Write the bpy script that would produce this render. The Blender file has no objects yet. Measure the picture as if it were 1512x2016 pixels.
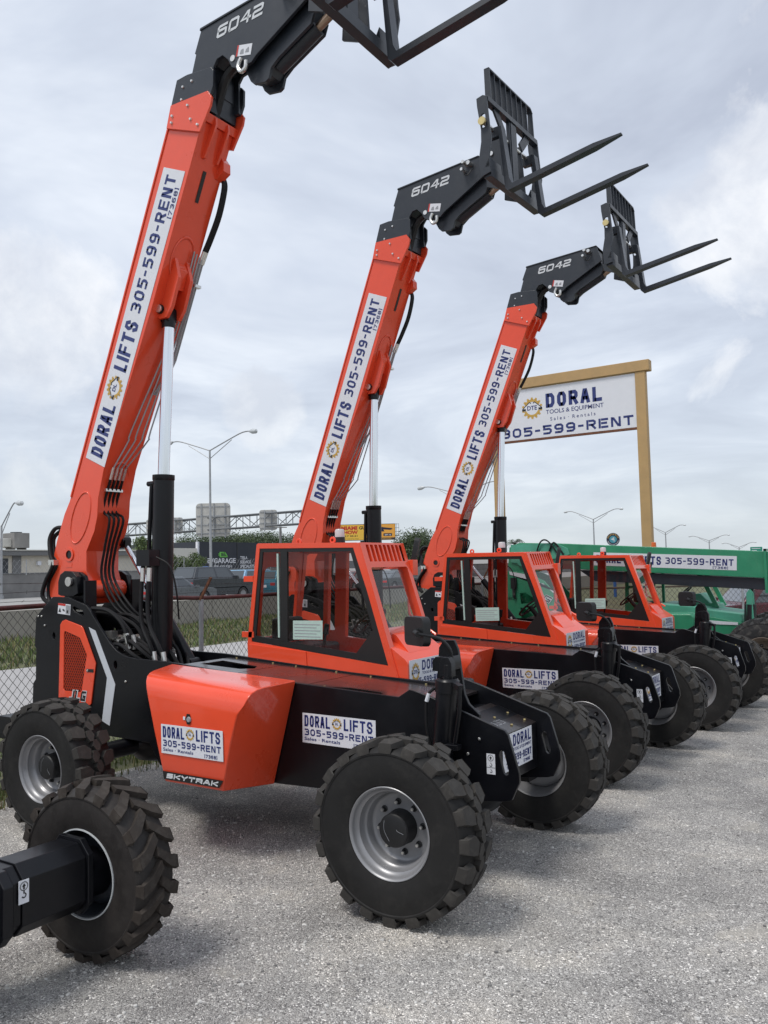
import bpy, bmesh, math, random
import numpy as np
from mathutils import Vector, Matrix
from mathutils.geometry import tessellate_polygon
random.seed(7)
R = math.radians
SC = bpy.context.scene
COL = SC.collection

# ------------------------------------------------------------------ camera
CAM = np.array([3.16900736, -6.14874352, 2.39183167])
YAW, PITCH, ROLL, FPX = 0.581485183, 0.0658981203, -0.0229126068, 1642.339
fw = np.array([-math.sin(YAW)*math.cos(PITCH), math.cos(YAW)*math.cos(PITCH), math.sin(PITCH)])
rt = np.cross(fw, [0, 0, 1]); rt /= np.linalg.norm(rt); up = np.cross(rt, fw)
rt, up = math.cos(ROLL)*rt+math.sin(ROLL)*up, -math.sin(ROLL)*rt+math.cos(ROLL)*up
cd = bpy.data.cameras.new('camera'); co = bpy.data.objects.new('camera', cd); COL.objects.link(co)
co.matrix_world = Matrix(((rt[0], up[0], -fw[0], CAM[0]), (rt[1], up[1], -fw[1], CAM[1]), (rt[2], up[2], -fw[2], CAM[2]), (0, 0, 0, 1)))
cd.sensor_fit = 'HORIZONTAL'; cd.sensor_width = 36; cd.lens = FPX/1512*36
cd.clip_start = 0.05; cd.clip_end = 9000
SC.camera = co

def at(u, v, d):
    """point seen at photograph pixel (u, v), d metres deep"""
    p = CAM + d*(fw + rt*(u-756)/FPX - up*(v-1008)/FPX)
    return Vector(p)

# ------------------------------------------------------------------ world, sun, exposure
SUN_EL, SUN_AZ = R(62), R(202)      # azimuth measured from +y towards +x
W = bpy.data.worlds.new('World'); SC.world = W; W.use_nodes = True
nt = W.node_tree; N = nt.nodes; L = nt.links; N.clear()
def nd(t, x, **k):
    n = x.new(t)
    for a, b in k.items(): setattr(n, a, b)
    return n
out = nd('ShaderNodeOutputWorld', N); bg = nd('ShaderNodeBackground', N); L.new(bg.outputs[0], out.inputs[0])
bg.inputs[1].default_value = 0.104
sky = nd('ShaderNodeTexSky', N, sky_type='NISHITA', sun_disc=False)
sky.sun_elevation = SUN_EL; sky.sun_rotation = SUN_AZ
tc = nd('ShaderNodeTexCoord', N)
sep = nd('ShaderNodeSeparateXYZ', N); L.new(tc.outputs['Generated'], sep.inputs[0])
def mth(op, a, b=None, x=N, l=L):
    n = x.new('ShaderNodeMath'); n.operation = op
    for i, v in enumerate((a, b)):
        if v is None: continue
        if isinstance(v, (int, float)): n.inputs[i].default_value = v
        else: l.new(v, n.inputs[i])
    return n.outputs[0]
zc = mth('MAXIMUM', sep.outputs[2], 0.0)
den = mth('ADD', zc, 0.16)
cmb = nd('ShaderNodeCombineXYZ', N)
L.new(mth('DIVIDE', sep.outputs[0], den), cmb.inputs[0]); L.new(mth('DIVIDE', sep.outputs[1], den), cmb.inputs[1])
def noise(x, l, vec, scale, detail, rough, dist=0.0, off=(0, 0, 0)):
    m = x.new('ShaderNodeMapping'); m.inputs['Location'].default_value = off; l.new(vec, m.inputs[0])
    n = x.new('ShaderNodeTexNoise'); n.inputs['Scale'].default_value = scale; n.inputs['Detail'].default_value = detail
    n.inputs['Roughness'].default_value = rough; n.inputs['Distortion'].default_value = dist
    l.new(m.outputs[0], n.inputs['Vector']); return n.outputs['Fac']
def ramp(x, l, fac, stops):
    r = x.new('ShaderNodeValToRGB'); e = r.color_ramp.elements
    while len(e) < len(stops): e.new(0.5)
    for i, (p, c) in enumerate(stops):
        e[i].position = p; e[i].color = (*c, 1) if len(c) == 3 else c
    l.new(fac, r.inputs[0]); return r.outputs[0]
def mix(x, l, fac, a, b, mode='MIX'):
    m = x.new('ShaderNodeMix'); m.data_type = 'RGBA'; m.blend_type = mode
    for i, v in ((0, fac), (6, a), (7, b)):
        if isinstance(v, (int, float)): m.inputs[i].default_value = v
        elif isinstance(v, tuple): m.inputs[i].default_value = (*v, 1) if len(v) == 3 else v
        else: l.new(v, m.inputs[i])
    return m.outputs[2]
# broad stratus sheet
big = noise(N, L, cmb.outputs[0], 0.95, 6, 0.58, 0.5, (1.3, 0.4, 0))
sheet = ramp(N, L, big, [(0.32, (4.7, 5.15, 6.15)), (0.48, (6.2, 6.75, 7.75)), (0.66, (8.7, 9.15, 9.8))])
# cumulus heads: soft noise gathered about a few bearings
cum = noise(N, L, tc.outputs['Generated'], 7.0, 8, 0.60, 0.35, (0.35, 2.1, 0.6))
gath = None
for u_, v_, a_, k_ in ((70, 610, 8, 1.25), (520, 810, 4, 1.0), (1490, 400, 8, 1.0), (1470, 800, 6, .7), (60, 930, 4, .7), (-700, 500, 16, 1.0), (2300, 500, 16, 1.0), (2900, 200, 20, .8)):
    d_ = fw+rt*(u_-756)/FPX-up*(v_-1008)/FPX; d_ /= np.linalg.norm(d_)
    dp = N.new('ShaderNodeVectorMath'); dp.operation = 'DOT_PRODUCT'; L.new(tc.outputs['Generated'], dp.inputs[0]); dp.inputs[1].default_value = tuple(d_)
    mr = N.new('ShaderNodeMapRange'); mr.interpolation_type = 'SMOOTHSTEP'; L.new(dp.outputs['Value'], mr.inputs[0]); mr.inputs[1].default_value = math.cos(R(a_)); mr.inputs[2].default_value = 1.0; mr.inputs[4].default_value = k_
    gath = mr.outputs[0] if gath is None else mth('MAXIMUM', gath, mr.outputs[0])
field = mth('ADD', mth('MULTIPLY', cum, 0.85), mth('MULTIPLY', gath, 0.31))
pm = ramp(N, L, field, [(0.57, (0, 0, 0)), (0.66, (.55, .55, .55)), (0.80, (.9, .9, .9))])
puffc = ramp(N, L, noise(N, L, tc.outputs['Generated'], 9.0, 7, 0.6, 0.2, (3, 1, 0)), [(0.35, (6.5, 6.8, 7.5)), (0.50, (8.2, 8.4, 8.8)), (0.62, (9.7, 9.7, 9.8))])
cl = mix(N, L, pm, sheet, puffc)
hz = ramp(N, L, sep.outputs[2], [(0.0, (5.7, 6.25, 6.55)), (0.22, (6.1, 6.65, 7.3)), (0.6, (1, 1, 1))])
hf = ramp(N, L, sep.outputs[2], [(0.0, (0.80, 0.80, 0.80)), (0.13, (0.30,)*3), (0.34, (0, 0, 0))])
cl2 = mix(N, L, hf, cl, hz)
fin = mix(N, L, 0.88, sky.outputs[0], cl2)
L.new(fin, bg.inputs[0])
sl = bpy.data.lights.new('sun', 'SUN'); sl.energy = 2.0; sl.angle = R(18); sl.color = (1.0, 0.96, 0.9)
so = bpy.data.objects.new('sun', sl); COL.objects.link(so)
sd = Vector((math.sin(SUN_AZ)*math.cos(SUN_EL), math.cos(SUN_AZ)*math.cos(SUN_EL), math.sin(SUN_EL)))
so.rotation_euler = sd.to_track_quat('Z', 'Y').to_euler(); so.location = (0, 0, 40)
vs = SC.view_settings; vs.view_transform = 'Standard'; vs.look = 'None'; vs.gamma = 1; vs.use_curve_mapping = False
vs.exposure = 0.18

# ------------------------------------------------------------------ materials
def mat(name, col, rough=0.5, metal=0.0, coat=0.0, var=0.0, scale=6.0, dust=0.0, bump=0.0, bscale=200.0, spec=0.5):
    m = bpy.data.materials.new(name); m.use_nodes = True
    x = m.node_tree.nodes; l = m.node_tree.links; b = x['Principled BSDF']
    b.inputs['Base Color'].default_value = (*col, 1); b.inputs['Roughness'].default_value = rough
    b.inputs['Metallic'].default_value = metal; b.inputs['Coat Weight'].default_value = coat
    b.inputs['Coat Roughness'].default_value = 0.06; b.inputs['Specular IOR Level'].default_value = spec
    t = x.new('ShaderNodeTexCoord')
    c = None
    if var or dust:
        n = noise(x, l, t.outputs['Object'], scale, 6, 0.6, 0.2)
        c = ramp(x, l, n, [(0.3, tuple(v*(1-var) for v in col)), (0.7, tuple(min(1, v*(1+var)) for v in col))])
        if dust:
            n2 = noise(x, l, t.outputs['Object'], scale*2.3, 8, 0.7, 0.4, (5, 3, 1))
            d = ramp(x, l, n2, [(0.48, (0, 0, 0)), (0.75, (dust,)*3)])
            c = mix(x, l, d, c, (0.23, 0.215, 0.19))
        l.new(c, b.inputs['Base Color'])
        rr = ramp(x, l, n, [(0.3, (max(0, rough*0.8),)*3), (0.7, (min(1, rough*1.25),)*3)])
        l.new(rr, b.inputs['Roughness'])
    if bump:
        bn = noise(x, l, t.outputs['Object'], bscale, 3, 0.6)
        bp = x.new('ShaderNodeBump'); bp.inputs['Strength'].default_value = bump; bp.inputs['Distance'].default_value = 0.003
        l.new(bn, bp.inputs['Height']); l.new(bp.outputs[0], b.inputs['Normal'])
    return m
M = {}
M['orange'] = mat('orange_paint', (0.79, 0.075, 0.026), 0.30, coat=0.6, var=0.05, scale=2.0, dust=0.02, spec=0.35)
M['orange_dark'] = mat('orange_paint_inside', (0.50, 0.048, 0.014), 0.4, var=0.08)
M['black'] = mat('black_paint', (0.0042, 0.0045, 0.0065), 0.34, coat=0.04, var=0.2, scale=3, dust=0.012, spec=0.32)
M['glare_black'] = mat('glare_black_paint', (0.017, 0.022, 0.031), 0.42, coat=0.1, var=0.15, scale=3, dust=0.04)  # black paint with bluish lens glare over the boom heads put into its colour
M['deck'] = mat('deck_paint', (0.016, 0.012, 0.012), 0.30, coat=0.35, var=0.25, scale=3, dust=0.04)
M['rubber'] = mat('tyre_rubber', (0.0125, 0.0118, 0.0115), 0.70, var=0.18, scale=5, dust=0.05, bump=0.25, bscale=160, spec=0.35)
M['rubber_brown'] = mat('brown_tyre_rubber', (0.017, 0.0135, 0.012), 0.70, var=0.25, scale=6, dust=0.07, bump=0.35, bscale=160)
M['rubber_old'] = mat('old_tyre_rubber', (0.022, 0.022, 0.023), 0.7, var=0.3, scale=6, dust=0.5, bump=0.3, bscale=120)
M['silver'] = mat('silver_rim_paint', (0.27, 0.27, 0.28), 0.36, metal=0.35, var=0.06, dust=0.12, scale=5)
M['rust_rim'] = mat('tan_rim_paint', (0.20, 0.155, 0.12), 0.6, var=0.3, dust=0.2, scale=9)
M['chrome'] = mat('chrome', (0.80, 0.82, 0.85), 0.10, metal=1.0)
M['steel'] = mat('zinc_steel', (0.70, 0.69, 0.66), 0.3, metal=0.9, var=0.1)
M['bronze'] = mat('bronze_rod', (0.42, 0.30, 0.22), 0.3, metal=0.9)
M['brass'] = mat('yellow_zinc', (0.55, 0.45, 0.22), 0.4, metal=0.8, var=0.1)
M['hose'] = mat('hose_rubber', (0.007, 0.007, 0.008), 0.6, spec=0.3)
M['tread'] = mat('tyre_tread', (0.040, 0.037, 0.034), 0.8, var=0.2, scale=6, dust=0.14, bump=0.3, bscale=120, spec=0.3)
M['tread_brown'] = mat('brown_tyre_tread', (0.036, 0.029, 0.0245), 0.8, var=0.25, scale=6, dust=0.15, bump=0.3, bscale=120, spec=0.3)
M['plastic'] = mat('black_plastic', (0.009, 0.009, 0.010), 0.5, bump=0.15, bscale=300)
M['white'] = mat('white_vinyl', (0.70, 0.71, 0.75), 0.35, var=0.02)
M['blue'] = mat('navy_vinyl', (0.022, 0.035, 0.16), 0.35)
M['gold'] = mat('gold_vinyl', (0.55, 0.34, 0.07), 0.4)
M['red'] = mat('red_vinyl', (0.55, 0.03, 0.02), 0.4)
M['grey'] = mat('grey_vinyl', (0.30, 0.31, 0.33), 0.4)
M['label_black'] = mat('black_vinyl', (0.01, 0.01, 0.01), 0.35)
M['stripe'] = mat('white_stripe_vinyl', (0.55, 0.58, 0.62), 0.3, var=0.03)
M['letter_white'] = mat('letter_silver', (0.62, 0.64, 0.66), 0.4)
M['lens'] = mat('grey_lens', (0.5, 0.52, 0.53), 0.2)
M['paper'] = mat('green_paper', (0.42, 0.56, 0.50), 0.7, var=0.06, scale=40)
M['amber'] = mat('amber_plastic', (0.7, 0.12, 0.02), 0.3)
M['green'] = mat('green_paint', (0.026, 0.245, 0.125), 0.42, coat=0.15, var=0.14, scale=2.5, dust=0.10)
M['green_pale'] = mat('faded_green_paint', (0.07, 0.33, 0.22), 0.5, var=0.15, scale=3, dust=0.15)
M['tan'] = mat('tan_paint', (0.44, 0.285, 0.125), 0.6, var=0.08, scale=3, dust=0.06, bump=0.1, bscale=60)
M['galv'] = mat('galvanised', (0.36, 0.37, 0.38), 0.55, metal=0.5, var=0.15, scale=4)
M['galv_dark'] = mat('weathered_steel', (0.17, 0.18, 0.19), 0.6, metal=0.4, var=0.15)
M['wire'] = mat('fence_wire', (0.055, 0.052, 0.05), 0.6, metal=0.4, var=0.3, scale=3)
M['maroon_rail'] = mat('rusty_red_rail', (0.085, 0.022, 0.020), 0.6, var=0.35, scale=9, dust=0.1)
M['rust'] = mat('rust', (0.14, 0.055, 0.028), 0.8, var=0.4, scale=20)
M['bark'] = mat('bark', (0.10, 0.075, 0.055), 0.9, var=0.3, scale=8)
M['concrete'] = mat('grey_concrete', (0.21, 0.205, 0.20), 0.9, var=0.22, scale=0.9, dust=0.25, bump=0.2, bscale=20)
M['barrier'] = mat('tan_concrete', (0.31, 0.285, 0.25), 0.9, var=0.12, scale=0.5, dust=0.12, bump=0.2, bscale=20)
M['cream'] = mat('cream_wall', (0.60, 0.555, 0.47), 0.8, var=0.05, scale=0.4)
M['cream2'] = mat('pale_wall', (0.62, 0.60, 0.54), 0.8, var=0.05, scale=0.4)
M['eaves'] = mat('grey_eaves', (0.17, 0.17, 0.17), 0.7, var=0.1)
M['dark_door'] = mat('dark_roller_door', (0.045, 0.05, 0.058), 0.6, var=0.1)
M['slate'] = mat('slate_cladding', (0.022, 0.027, 0.038), 0.6, var=0.12, scale=0.3)
M['lime'] = mat('lime_vinyl', (0.14, 0.48, 0.07), 0.5)
M['billboard'] = mat('orange_vinyl', (0.86, 0.40, 0.06), 0.5, var=0.05, scale=0.5)
M['bb_yellow'] = mat('yellow_vinyl', (0.86, 0.53, 0.07), 0.5)
M['bb_navy'] = mat('dark_navy_vinyl', (0.015, 0.018, 0.045), 0.5)
M['hw_green'] = mat('highway_sign_green', (0.02, 0.25, 0.17), 0.5)
M['teal'] = mat('teal_vinyl', (0.06, 0.28, 0.36), 0.5)
M['tarp'] = mat('blue_canvas', (0.03, 0.10, 0.30), 0.7, var=0.1)
for n_, c_ in (('car_grey', (0.13, 0.14, 0.155)), ('car_dark', (0.04, 0.045, 0.055)), ('car_blue', (0.20, 0.36, 0.52)), ('car_teal', (0.03, 0.17, 0.25)),
               ('car_white', (0.6, 0.6, 0.6)), ('car_maroon', (0.085, 0.010, 0.018)), ('car_red', (0.2, 0.03, 0.03))):
    M[n_] = mat(n_, c_, 0.28, metal=0.2, coat=0.5, var=0.04)
M['car_glass'] = mat('car_glass', (0.05, 0.058, 0.066), 0.05, coat=1.0)
M['tail'] = mat('tail_lamp', (0.40, 0.02, 0.02), 0.2)

def glass(name, col, gloss=1.0):
    m = bpy.data.materials.new(name); m.use_nodes = True
    x = m.node_tree.nodes; l = m.node_tree.links; x.clear()
    o = x.new('ShaderNodeOutputMaterial'); t = x.new('ShaderNodeBsdfTransparent'); t.inputs[0].default_value = (*col, 1)
    g = x.new('ShaderNodeBsdfGlossy'); g.inputs['Roughness'].default_value = 0.02; g.inputs['Color'].default_value = (gloss,)*3+(1,)
    w = x.new('ShaderNodeLayerWeight'); w.inputs[0].default_value = 0.5
    f = mth('ADD', mth('MULTIPLY', mth('POWER', w.outputs['Facing'], 4.0, x, l), 0.8, x, l), 0.04, x, l)
    mx = x.new('ShaderNodeMixShader'); l.new(f, mx.inputs[0]); l.new(t.outputs[0], mx.inputs[1]); l.new(g.outputs[0], mx.inputs[2])
    l.new(mx.outputs[0], o.inputs[0]); return m
M['clear'] = glass('clear_glass', (0.93, 0.95, 0.95), 0.8)
M['glass'] = glass('tinted_cab_glass', (0.60, 0.56, 0.55), 0.7)
M['mesh_panel'] = mat('vent_mesh', (0.26, 0.04, 0.02), 0.6)

def ground_mat():
    m = bpy.data.materials.new('crushed_gravel'); m.use_nodes = True
    x = m.node_tree.nodes; l = m.node_tree.links; b = x['Principled BSDF']
    t = x.new('ShaderNodeTexCoord'); P = t.outputs['Object']
    def vor(s, feat='F1'):
        v = x.new('ShaderNodeTexVoronoi'); v.inputs['Scale'].default_value = s; v.feature = feat
        wn = x.new('ShaderNodeTexNoise'); wn.inputs['Scale'].default_value = s*0.8; l.new(P, wn.inputs['Vector'])
        ad = x.new('ShaderNodeVectorMath'); ad.operation = 'MULTIPLY_ADD'; l.new(wn.outputs['Color'], ad.inputs[0])
        ad.inputs[1].default_value = (0.7/s,)*3; l.new(P, ad.inputs[2]); l.new(ad.outputs[0], v.inputs['Vector']); return v
    v1 = vor(112); v2 = vor(250); v3 = vor(46)
    s1 = nd('ShaderNodeSeparateColor', x); l.new(v1.outputs['Color'], s1.inputs[0])
    s2 = nd('ShaderNodeSeparateColor', x); l.new(v2.outputs['Color'], s2.inputs[0])
    s3 = nd('ShaderNodeSeparateColor', x); l.new(v3.outputs['Color'], s3.inputs[0])
    g1 = ramp(x, l, s1.outputs[0], [(0.0, (0.10, 0.097, 0.095)), (0.40, (0.26, 0.252, 0.245)), (0.8, (0.44, 0.43, 0.415)), (0.97, (0.80, 0.78, 0.75))])
    g2 = ramp(x, l, s2.outputs[0], [(0.0, (0.11, 0.107, 0.105)), (0.6, (0.31, 0.30, 0.29)), (1.0, (0.60, 0.585, 0.56))])
    sel = ramp(x, l, s3.outputs[1], [(0.35, (0, 0, 0)), (0.65, (1, 1, 1))])
    c = mix(x, l, sel, g1, g2)
    big = ramp(x, l, s3.outputs[0], [(0.93, (0, 0, 0)), (0.95, (1, 1, 1))])
    c = mix(x, l, mth('MULTIPLY', big, 0.55, x, l), c, (0.42, 0.41, 0.39))
    # worn and dusty patches
    n1 = noise(x, l, P, 0.55, 5, 0.6, 0.4); n2 = noise(x, l, P, 2.1, 5, 0.6, 0.3, (4, 1, 0))
    pt = ramp(x, l, n1, [(0.35, (0.76, 0.76, 0.77)), (0.5, (1, 1, 1)), (0.66, (1.32, 1.29, 1.24))])
    pt2 = ramp(x, l, n2, [(0.32, (0.82, 0.82, 0.82)), (0.55, (1, 1, 1)), (0.72, (1.15, 1.13, 1.09))])
    c = mix(x, l, 1.0, c, pt, 'MULTIPLY'); c = mix(x, l, 1.0, c, pt2, 'MULTIPLY')
    fine = ramp(x, l, n2, [(0.60, (0, 0, 0)), (0.74, (0.6, 0.6, 0.6))])
    c = mix(x, l, fine, c, (0.33, 0.315, 0.29))
    c = mix(x, l, 1.0, c, (1.36, 1.34, 1.315), 'MULTIPLY')
    l.new(c, b.inputs['Base Color']); b.inputs['Roughness'].default_value = 0.92; b.inputs['Specular IOR Level'].default_value = 0.2
    h = mth('ADD', mth('MULTIPLY', v1.outputs['Distance'], -55.0/60, x, l), mth('MULTIPLY', s1.outputs[1], 0.8, x, l), x, l)
    bp = x.new('ShaderNodeBump'); bp.inputs['Strength'].default_value = 0.9; bp.inputs['Distance'].default_value = 0.011
    l.new(h, bp.inputs['Height']); l.new(bp.outputs[0], b.inputs['Normal'])
    return m
M['gravel'] = ground_mat()
M['stone'] = mat('pebble', (0.52, 0.505, 0.48), 0.9, var=0.25, scale=30, bump=0.3, bscale=90)
M['stone_dark'] = mat('dark_pebble', (0.17, 0.165, 0.16), 0.9, var=0.3, scale=30)
def grass_mat():
    m = mat('grass_blades', (0.095, 0.135, 0.04), 0.8, var=0.5, scale=1.2); return m
M['grass'] = grass_mat(); M['grass'].name = 'grass_green'
M['grass_dry'] = mat('dry_grass', (0.22, 0.19, 0.085), 0.85, var=0.35, scale=3)
M['soil'] = mat('soil_and_grass', (0.10, 0.105, 0.045), 0.95, var=0.45, scale=1.6, dust=0.3)
M['asphalt'] = mat('pale_asphalt', (0.30, 0.295, 0.285), 0.9, var=0.12, scale=0.5)
M['pavement'] = mat('pavement_concrete', (0.36, 0.35, 0.345), 0.9, var=0.12, scale=0.6, dust=0.1)
def leaf(name, c):
    m = mat(name, c, 0.6, var=0.45, scale=0.9); return m
M['leaf'] = leaf('leaf_green', (0.058, 0.085, 0.040)); M['leaf2'] = leaf('leaf_light', (0.09, 0.13, 0.04)); M['palm'] = leaf('palm_leaf', (0.06, 0.095, 0.045))

# ------------------------------------------------------------------ mesh builder
class MB:
    def __init__(s): s.v = []; s.f = []; s.m = []; s.cuts = []
    def cut(s): s.cuts.append((len(s.v), len(s.f))); return s      # what follows is a piece of its own
    def add(s, vs, fs, mi=0, smooth=False):
        o = len(s.v); s.v += [tuple(p) for p in vs]
        for f in fs: s.f.append(tuple(i+o for i in f)); s.m.append(mi)
        return s
    def box(s, c, d, mi=0, rot=None):
        hx, hy, hz = d[0]/2, d[1]/2, d[2]/2; c = Vector(c)
        vs = [Vector((x, y, z)) for x in (-hx, hx) for y in (-hy, hy) for z in (-hz, hz)]
        if rot is not None: vs = [rot @ v for v in vs]
        return s.add([c+v for v in vs], [(0, 1, 3, 2), (4, 6, 7, 5), (0, 4, 5, 1), (2, 3, 7, 6), (0, 2, 6, 4), (1, 5, 7, 3)], mi)
    def bb(s, x0, x1, y0, y1, z0, z1, mi=0):
        return s.box(((x0+x1)/2, (y0+y1)/2, (z0+z1)/2), (abs(x1-x0), abs(y1-y0), abs(z1-z0)), mi)
    def plate(s, outer, fn, t0, t1, holes=(), mi=0):
        """2D outline (+holes) pushed from t0 to t1; fn(a, b, t) -> 3D"""
        loops = [list(outer)]+[list(h) for h in holes]
        tri = tessellate_polygon([[Vector((a, b, 0)) for a, b in lp] for lp in loops])
        flat = [p for lp in loops for p in lp]; n = len(flat)
        vs = [fn(a, b, t0) for a, b in flat]+[fn(a, b, t1) for a, b in flat]
        fs = [tuple(t) for t in tri]+[tuple(i+n for i in reversed(t)) for t in tri]
        k = 0
        for lp in loops:
            m = len(lp)
            for i in range(m):
                a, b = k+i, k+(i+1) % m; fs.append((a, b, b+n, a+n))
            k += m
        return s.add(vs, fs, mi)
    def xz(s, outer, y0, y1, holes=(), mi=0):
        return s.plate(outer, lambda a, b, t: (a, t, b), y0, y1, holes, mi)
    def yz(s, outer, x0, x1, holes=(), mi=0):
        return s.plate(outer, lambda a, b, t: (t, a, b), x0, x1, holes, mi)
    def xy(s, outer, z0, z1, holes=(), mi=0):
        return s.plate(outer, lambda a, b, t: (a, b, t), z0, z1, holes, mi)
    def lathe(s, prof, o=(0, 0, 0), ax=(0, 0, 1), n=24, mi=0, close=False):
        ax = Vector(ax).normalized(); u = ax.orthogonal().normalized(); w = ax.cross(u); o = Vector(o)
        vs = []; fs = []; m = len(prof)
        for k in range(n):
            a = 2*math.pi*k/n; d = u*math.cos(a)+w*math.sin(a)
            vs += [o+ax*h+d*r for r, h in prof]
        for k in range(n):
            k2 = (k+1) % n
            for j in range(m-1 if not close else m):
                j2 = (j+1) % m; fs.append((k*m+j, k2*m+j, k2*m+j2, k*m+j2))
        return s.add(vs, fs, mi, True)
    def cyl(s, p0, p1, r0, r1=None, n=16, mi=0):
        p0 = Vector(p0); p1 = Vector(p1); h = (p1-p0).length; r1 = r0 if r1 is None else r1
        return s.lathe([(0, 0), (r0, 0), (r1, h), (0, h)], p0, p1-p0, n, mi)
    def tube(s, pts, r, n=8, mi=0, sub=5):
        P = [Vector(p) for p in pts]
        if sub > 1 and len(P) > 2:
            Q = []
            for i in range(len(P)-1):
                a, b, c, d = P[max(i-1, 0)], P[i], P[i+1], P[min(i+2, len(P)-1)]
                for k in range(sub):
                    t = k/sub
                    Q.append(0.5*((2*b)+(c-a)*t+(2*a-5*b+4*c-d)*t*t+(3*b-a-3*c+d)*t**3))
            P = Q+[P[-1]]
        vs = []; fs = []; u = None
        for i, p in enumerate(P):
            d = (P[min(i+1, len(P)-1)]-P[max(i-1, 0)])
            if d.length < 1e-9: d = Vector((0, 0, 1))
            d.normalize()
            if u is None: u = d.orthogonal().normalized()
            u = (u-d*u.dot(d)); u = u.normalized() if u.length > 1e-6 else d.orthogonal().normalized()
            w = d.cross(u)
            vs += [p+(u*math.cos(2*math.pi*k/n)+w*math.sin(2*math.pi*k/n))*r for k in range(n)]
        for i in range(len(P)-1):
            for k in range(n):
                k2 = (k+1) % n; fs.append((i*n+k, i*n+k2, (i+1)*n+k2, (i+1)*n+k))
        fs.append(tuple(range(n-1, -1, -1))); fs.append(tuple((len(P)-1)*n+k for k in range(n)))
        return s.add(vs, fs, mi, True)
    def bar(s, p0, p1, w, h, mi=0, upv=(0, 0, 1)):
        p0 = Vector(p0); p1 = Vector(p1); d = (p1-p0).normalized(); u = Vector(upv); side = d.cross(u)
        if side.length < 1e-4: side = d.orthogonal()
        side.normalize(); u = side.cross(d)
        vs = [p+side*a*w/2+u*b*h/2 for p in (p0, p1) for a, b in ((-1, -1), (1, -1), (1, 1), (-1, 1))]
        return s.add(vs, [(0, 3, 2, 1), (4, 5, 6, 7), (0, 1, 5, 4), (1, 2, 6, 5), (2, 3, 7, 6), (3, 0, 4, 7)], mi)
    def each(s, name, *a, **k):
        """one object for every piece between cuts"""
        cs = [(0, 0)]+[c for c in s.cuts if c[0] > 0]+[(len(s.v), len(s.f))]; out = []
        for (v0, f0), (v1, f1) in zip(cs, cs[1:]):
            if v1 == v0: continue
            p = MB(); p.v = s.v[v0:v1]; p.f = [tuple(i-v0 for i in f) for f in s.f[f0:f1]]; p.m = s.m[f0:f1]; out.append(p.build(name, *a, **k))
        return out
    def build(s, name, mats, parent=None, bevel=0.0, origin=(0, 0, 0), recalc=True, sharp=32, seg=2):
        me = bpy.data.meshes.new(name); o = Vector(origin)
        me.from_pydata([tuple(Vector(v)-o) for v in s.v], [], s.f)
        if not isinstance(mats, (list, tuple)): mats = [mats]
        for m in mats: me.materials.append(M[m] if isinstance(m, str) else m)
        me.polygons.foreach_set('material_index', s.m)
        if recalc:
            b = bmesh.new(); b.from_mesh(me); bmesh.ops.recalc_face_normals(b, faces=b.faces); b.to_mesh(me); b.free()
        me.polygons.foreach_set('use_smooth', [True]*len(me.polygons)); me.set_sharp_from_angle(angle=R(sharp)); me.update()
        ob = bpy.data.objects.new(name, me); COL.objects.link(ob); ob.location = origin
        if bevel:
            bv = ob.modifiers.new('bevel', 'BEVEL'); bv.width = bevel; bv.segments = seg; bv.limit_method = 'ANGLE'; bv.angle_limit = R(40); bv.harden_normals = True
        if parent is not None:
            ob.parent = parent
            if isinstance(parent, bpy.types.Object) and parent.type == 'MESH': ob.location = Vector(origin)-parent_origin(parent)
        return ob
def parent_origin(p):
    o = Vector((0, 0, 0))
    while p is not None and p.type == 'MESH': o += p.location; p = p.parent
    return o
def circ(cx, cy, r, n=16, ry=None): return [(cx+r*math.cos(2*math.pi*k/n), cy+(ry or r)*math.sin(2*math.pi*k/n)) for k in range(n)]
def rrect(x0, x1, y0, y1, r, n=4):
    o = []
    for cx, cy, a0 in ((x1-r, y1-r, 0), (x0+r, y1-r, 90), (x0+r, y0+r, 180), (x1-r, y0+r, 270)):
        o += [(cx+r*math.cos(R(a0+90*k/n)), cy+r*math.sin(R(a0+90*k/n))) for k in range(n+1)]
    return o
def tag(o, label=None, cat=None, group=None, kind=None):
    for k, v in (('label', label), ('category', cat), ('group', group), ('kind', kind)):
        if v: o[k] = v
    return o
def empty(name, loc, rz=0.0):
    o = bpy.data.objects.new(name, None); COL.objects.link(o); o.location = loc; o.rotation_euler = (0, 0, rz); o.empty_display_size = 0.3; return o
def copy_tree(o, parent=None, mats=None):
    c = o.copy(); COL.objects.link(c); c.parent = parent
    for k in list(o.children): copy_tree(k, c)
    return c

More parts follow.
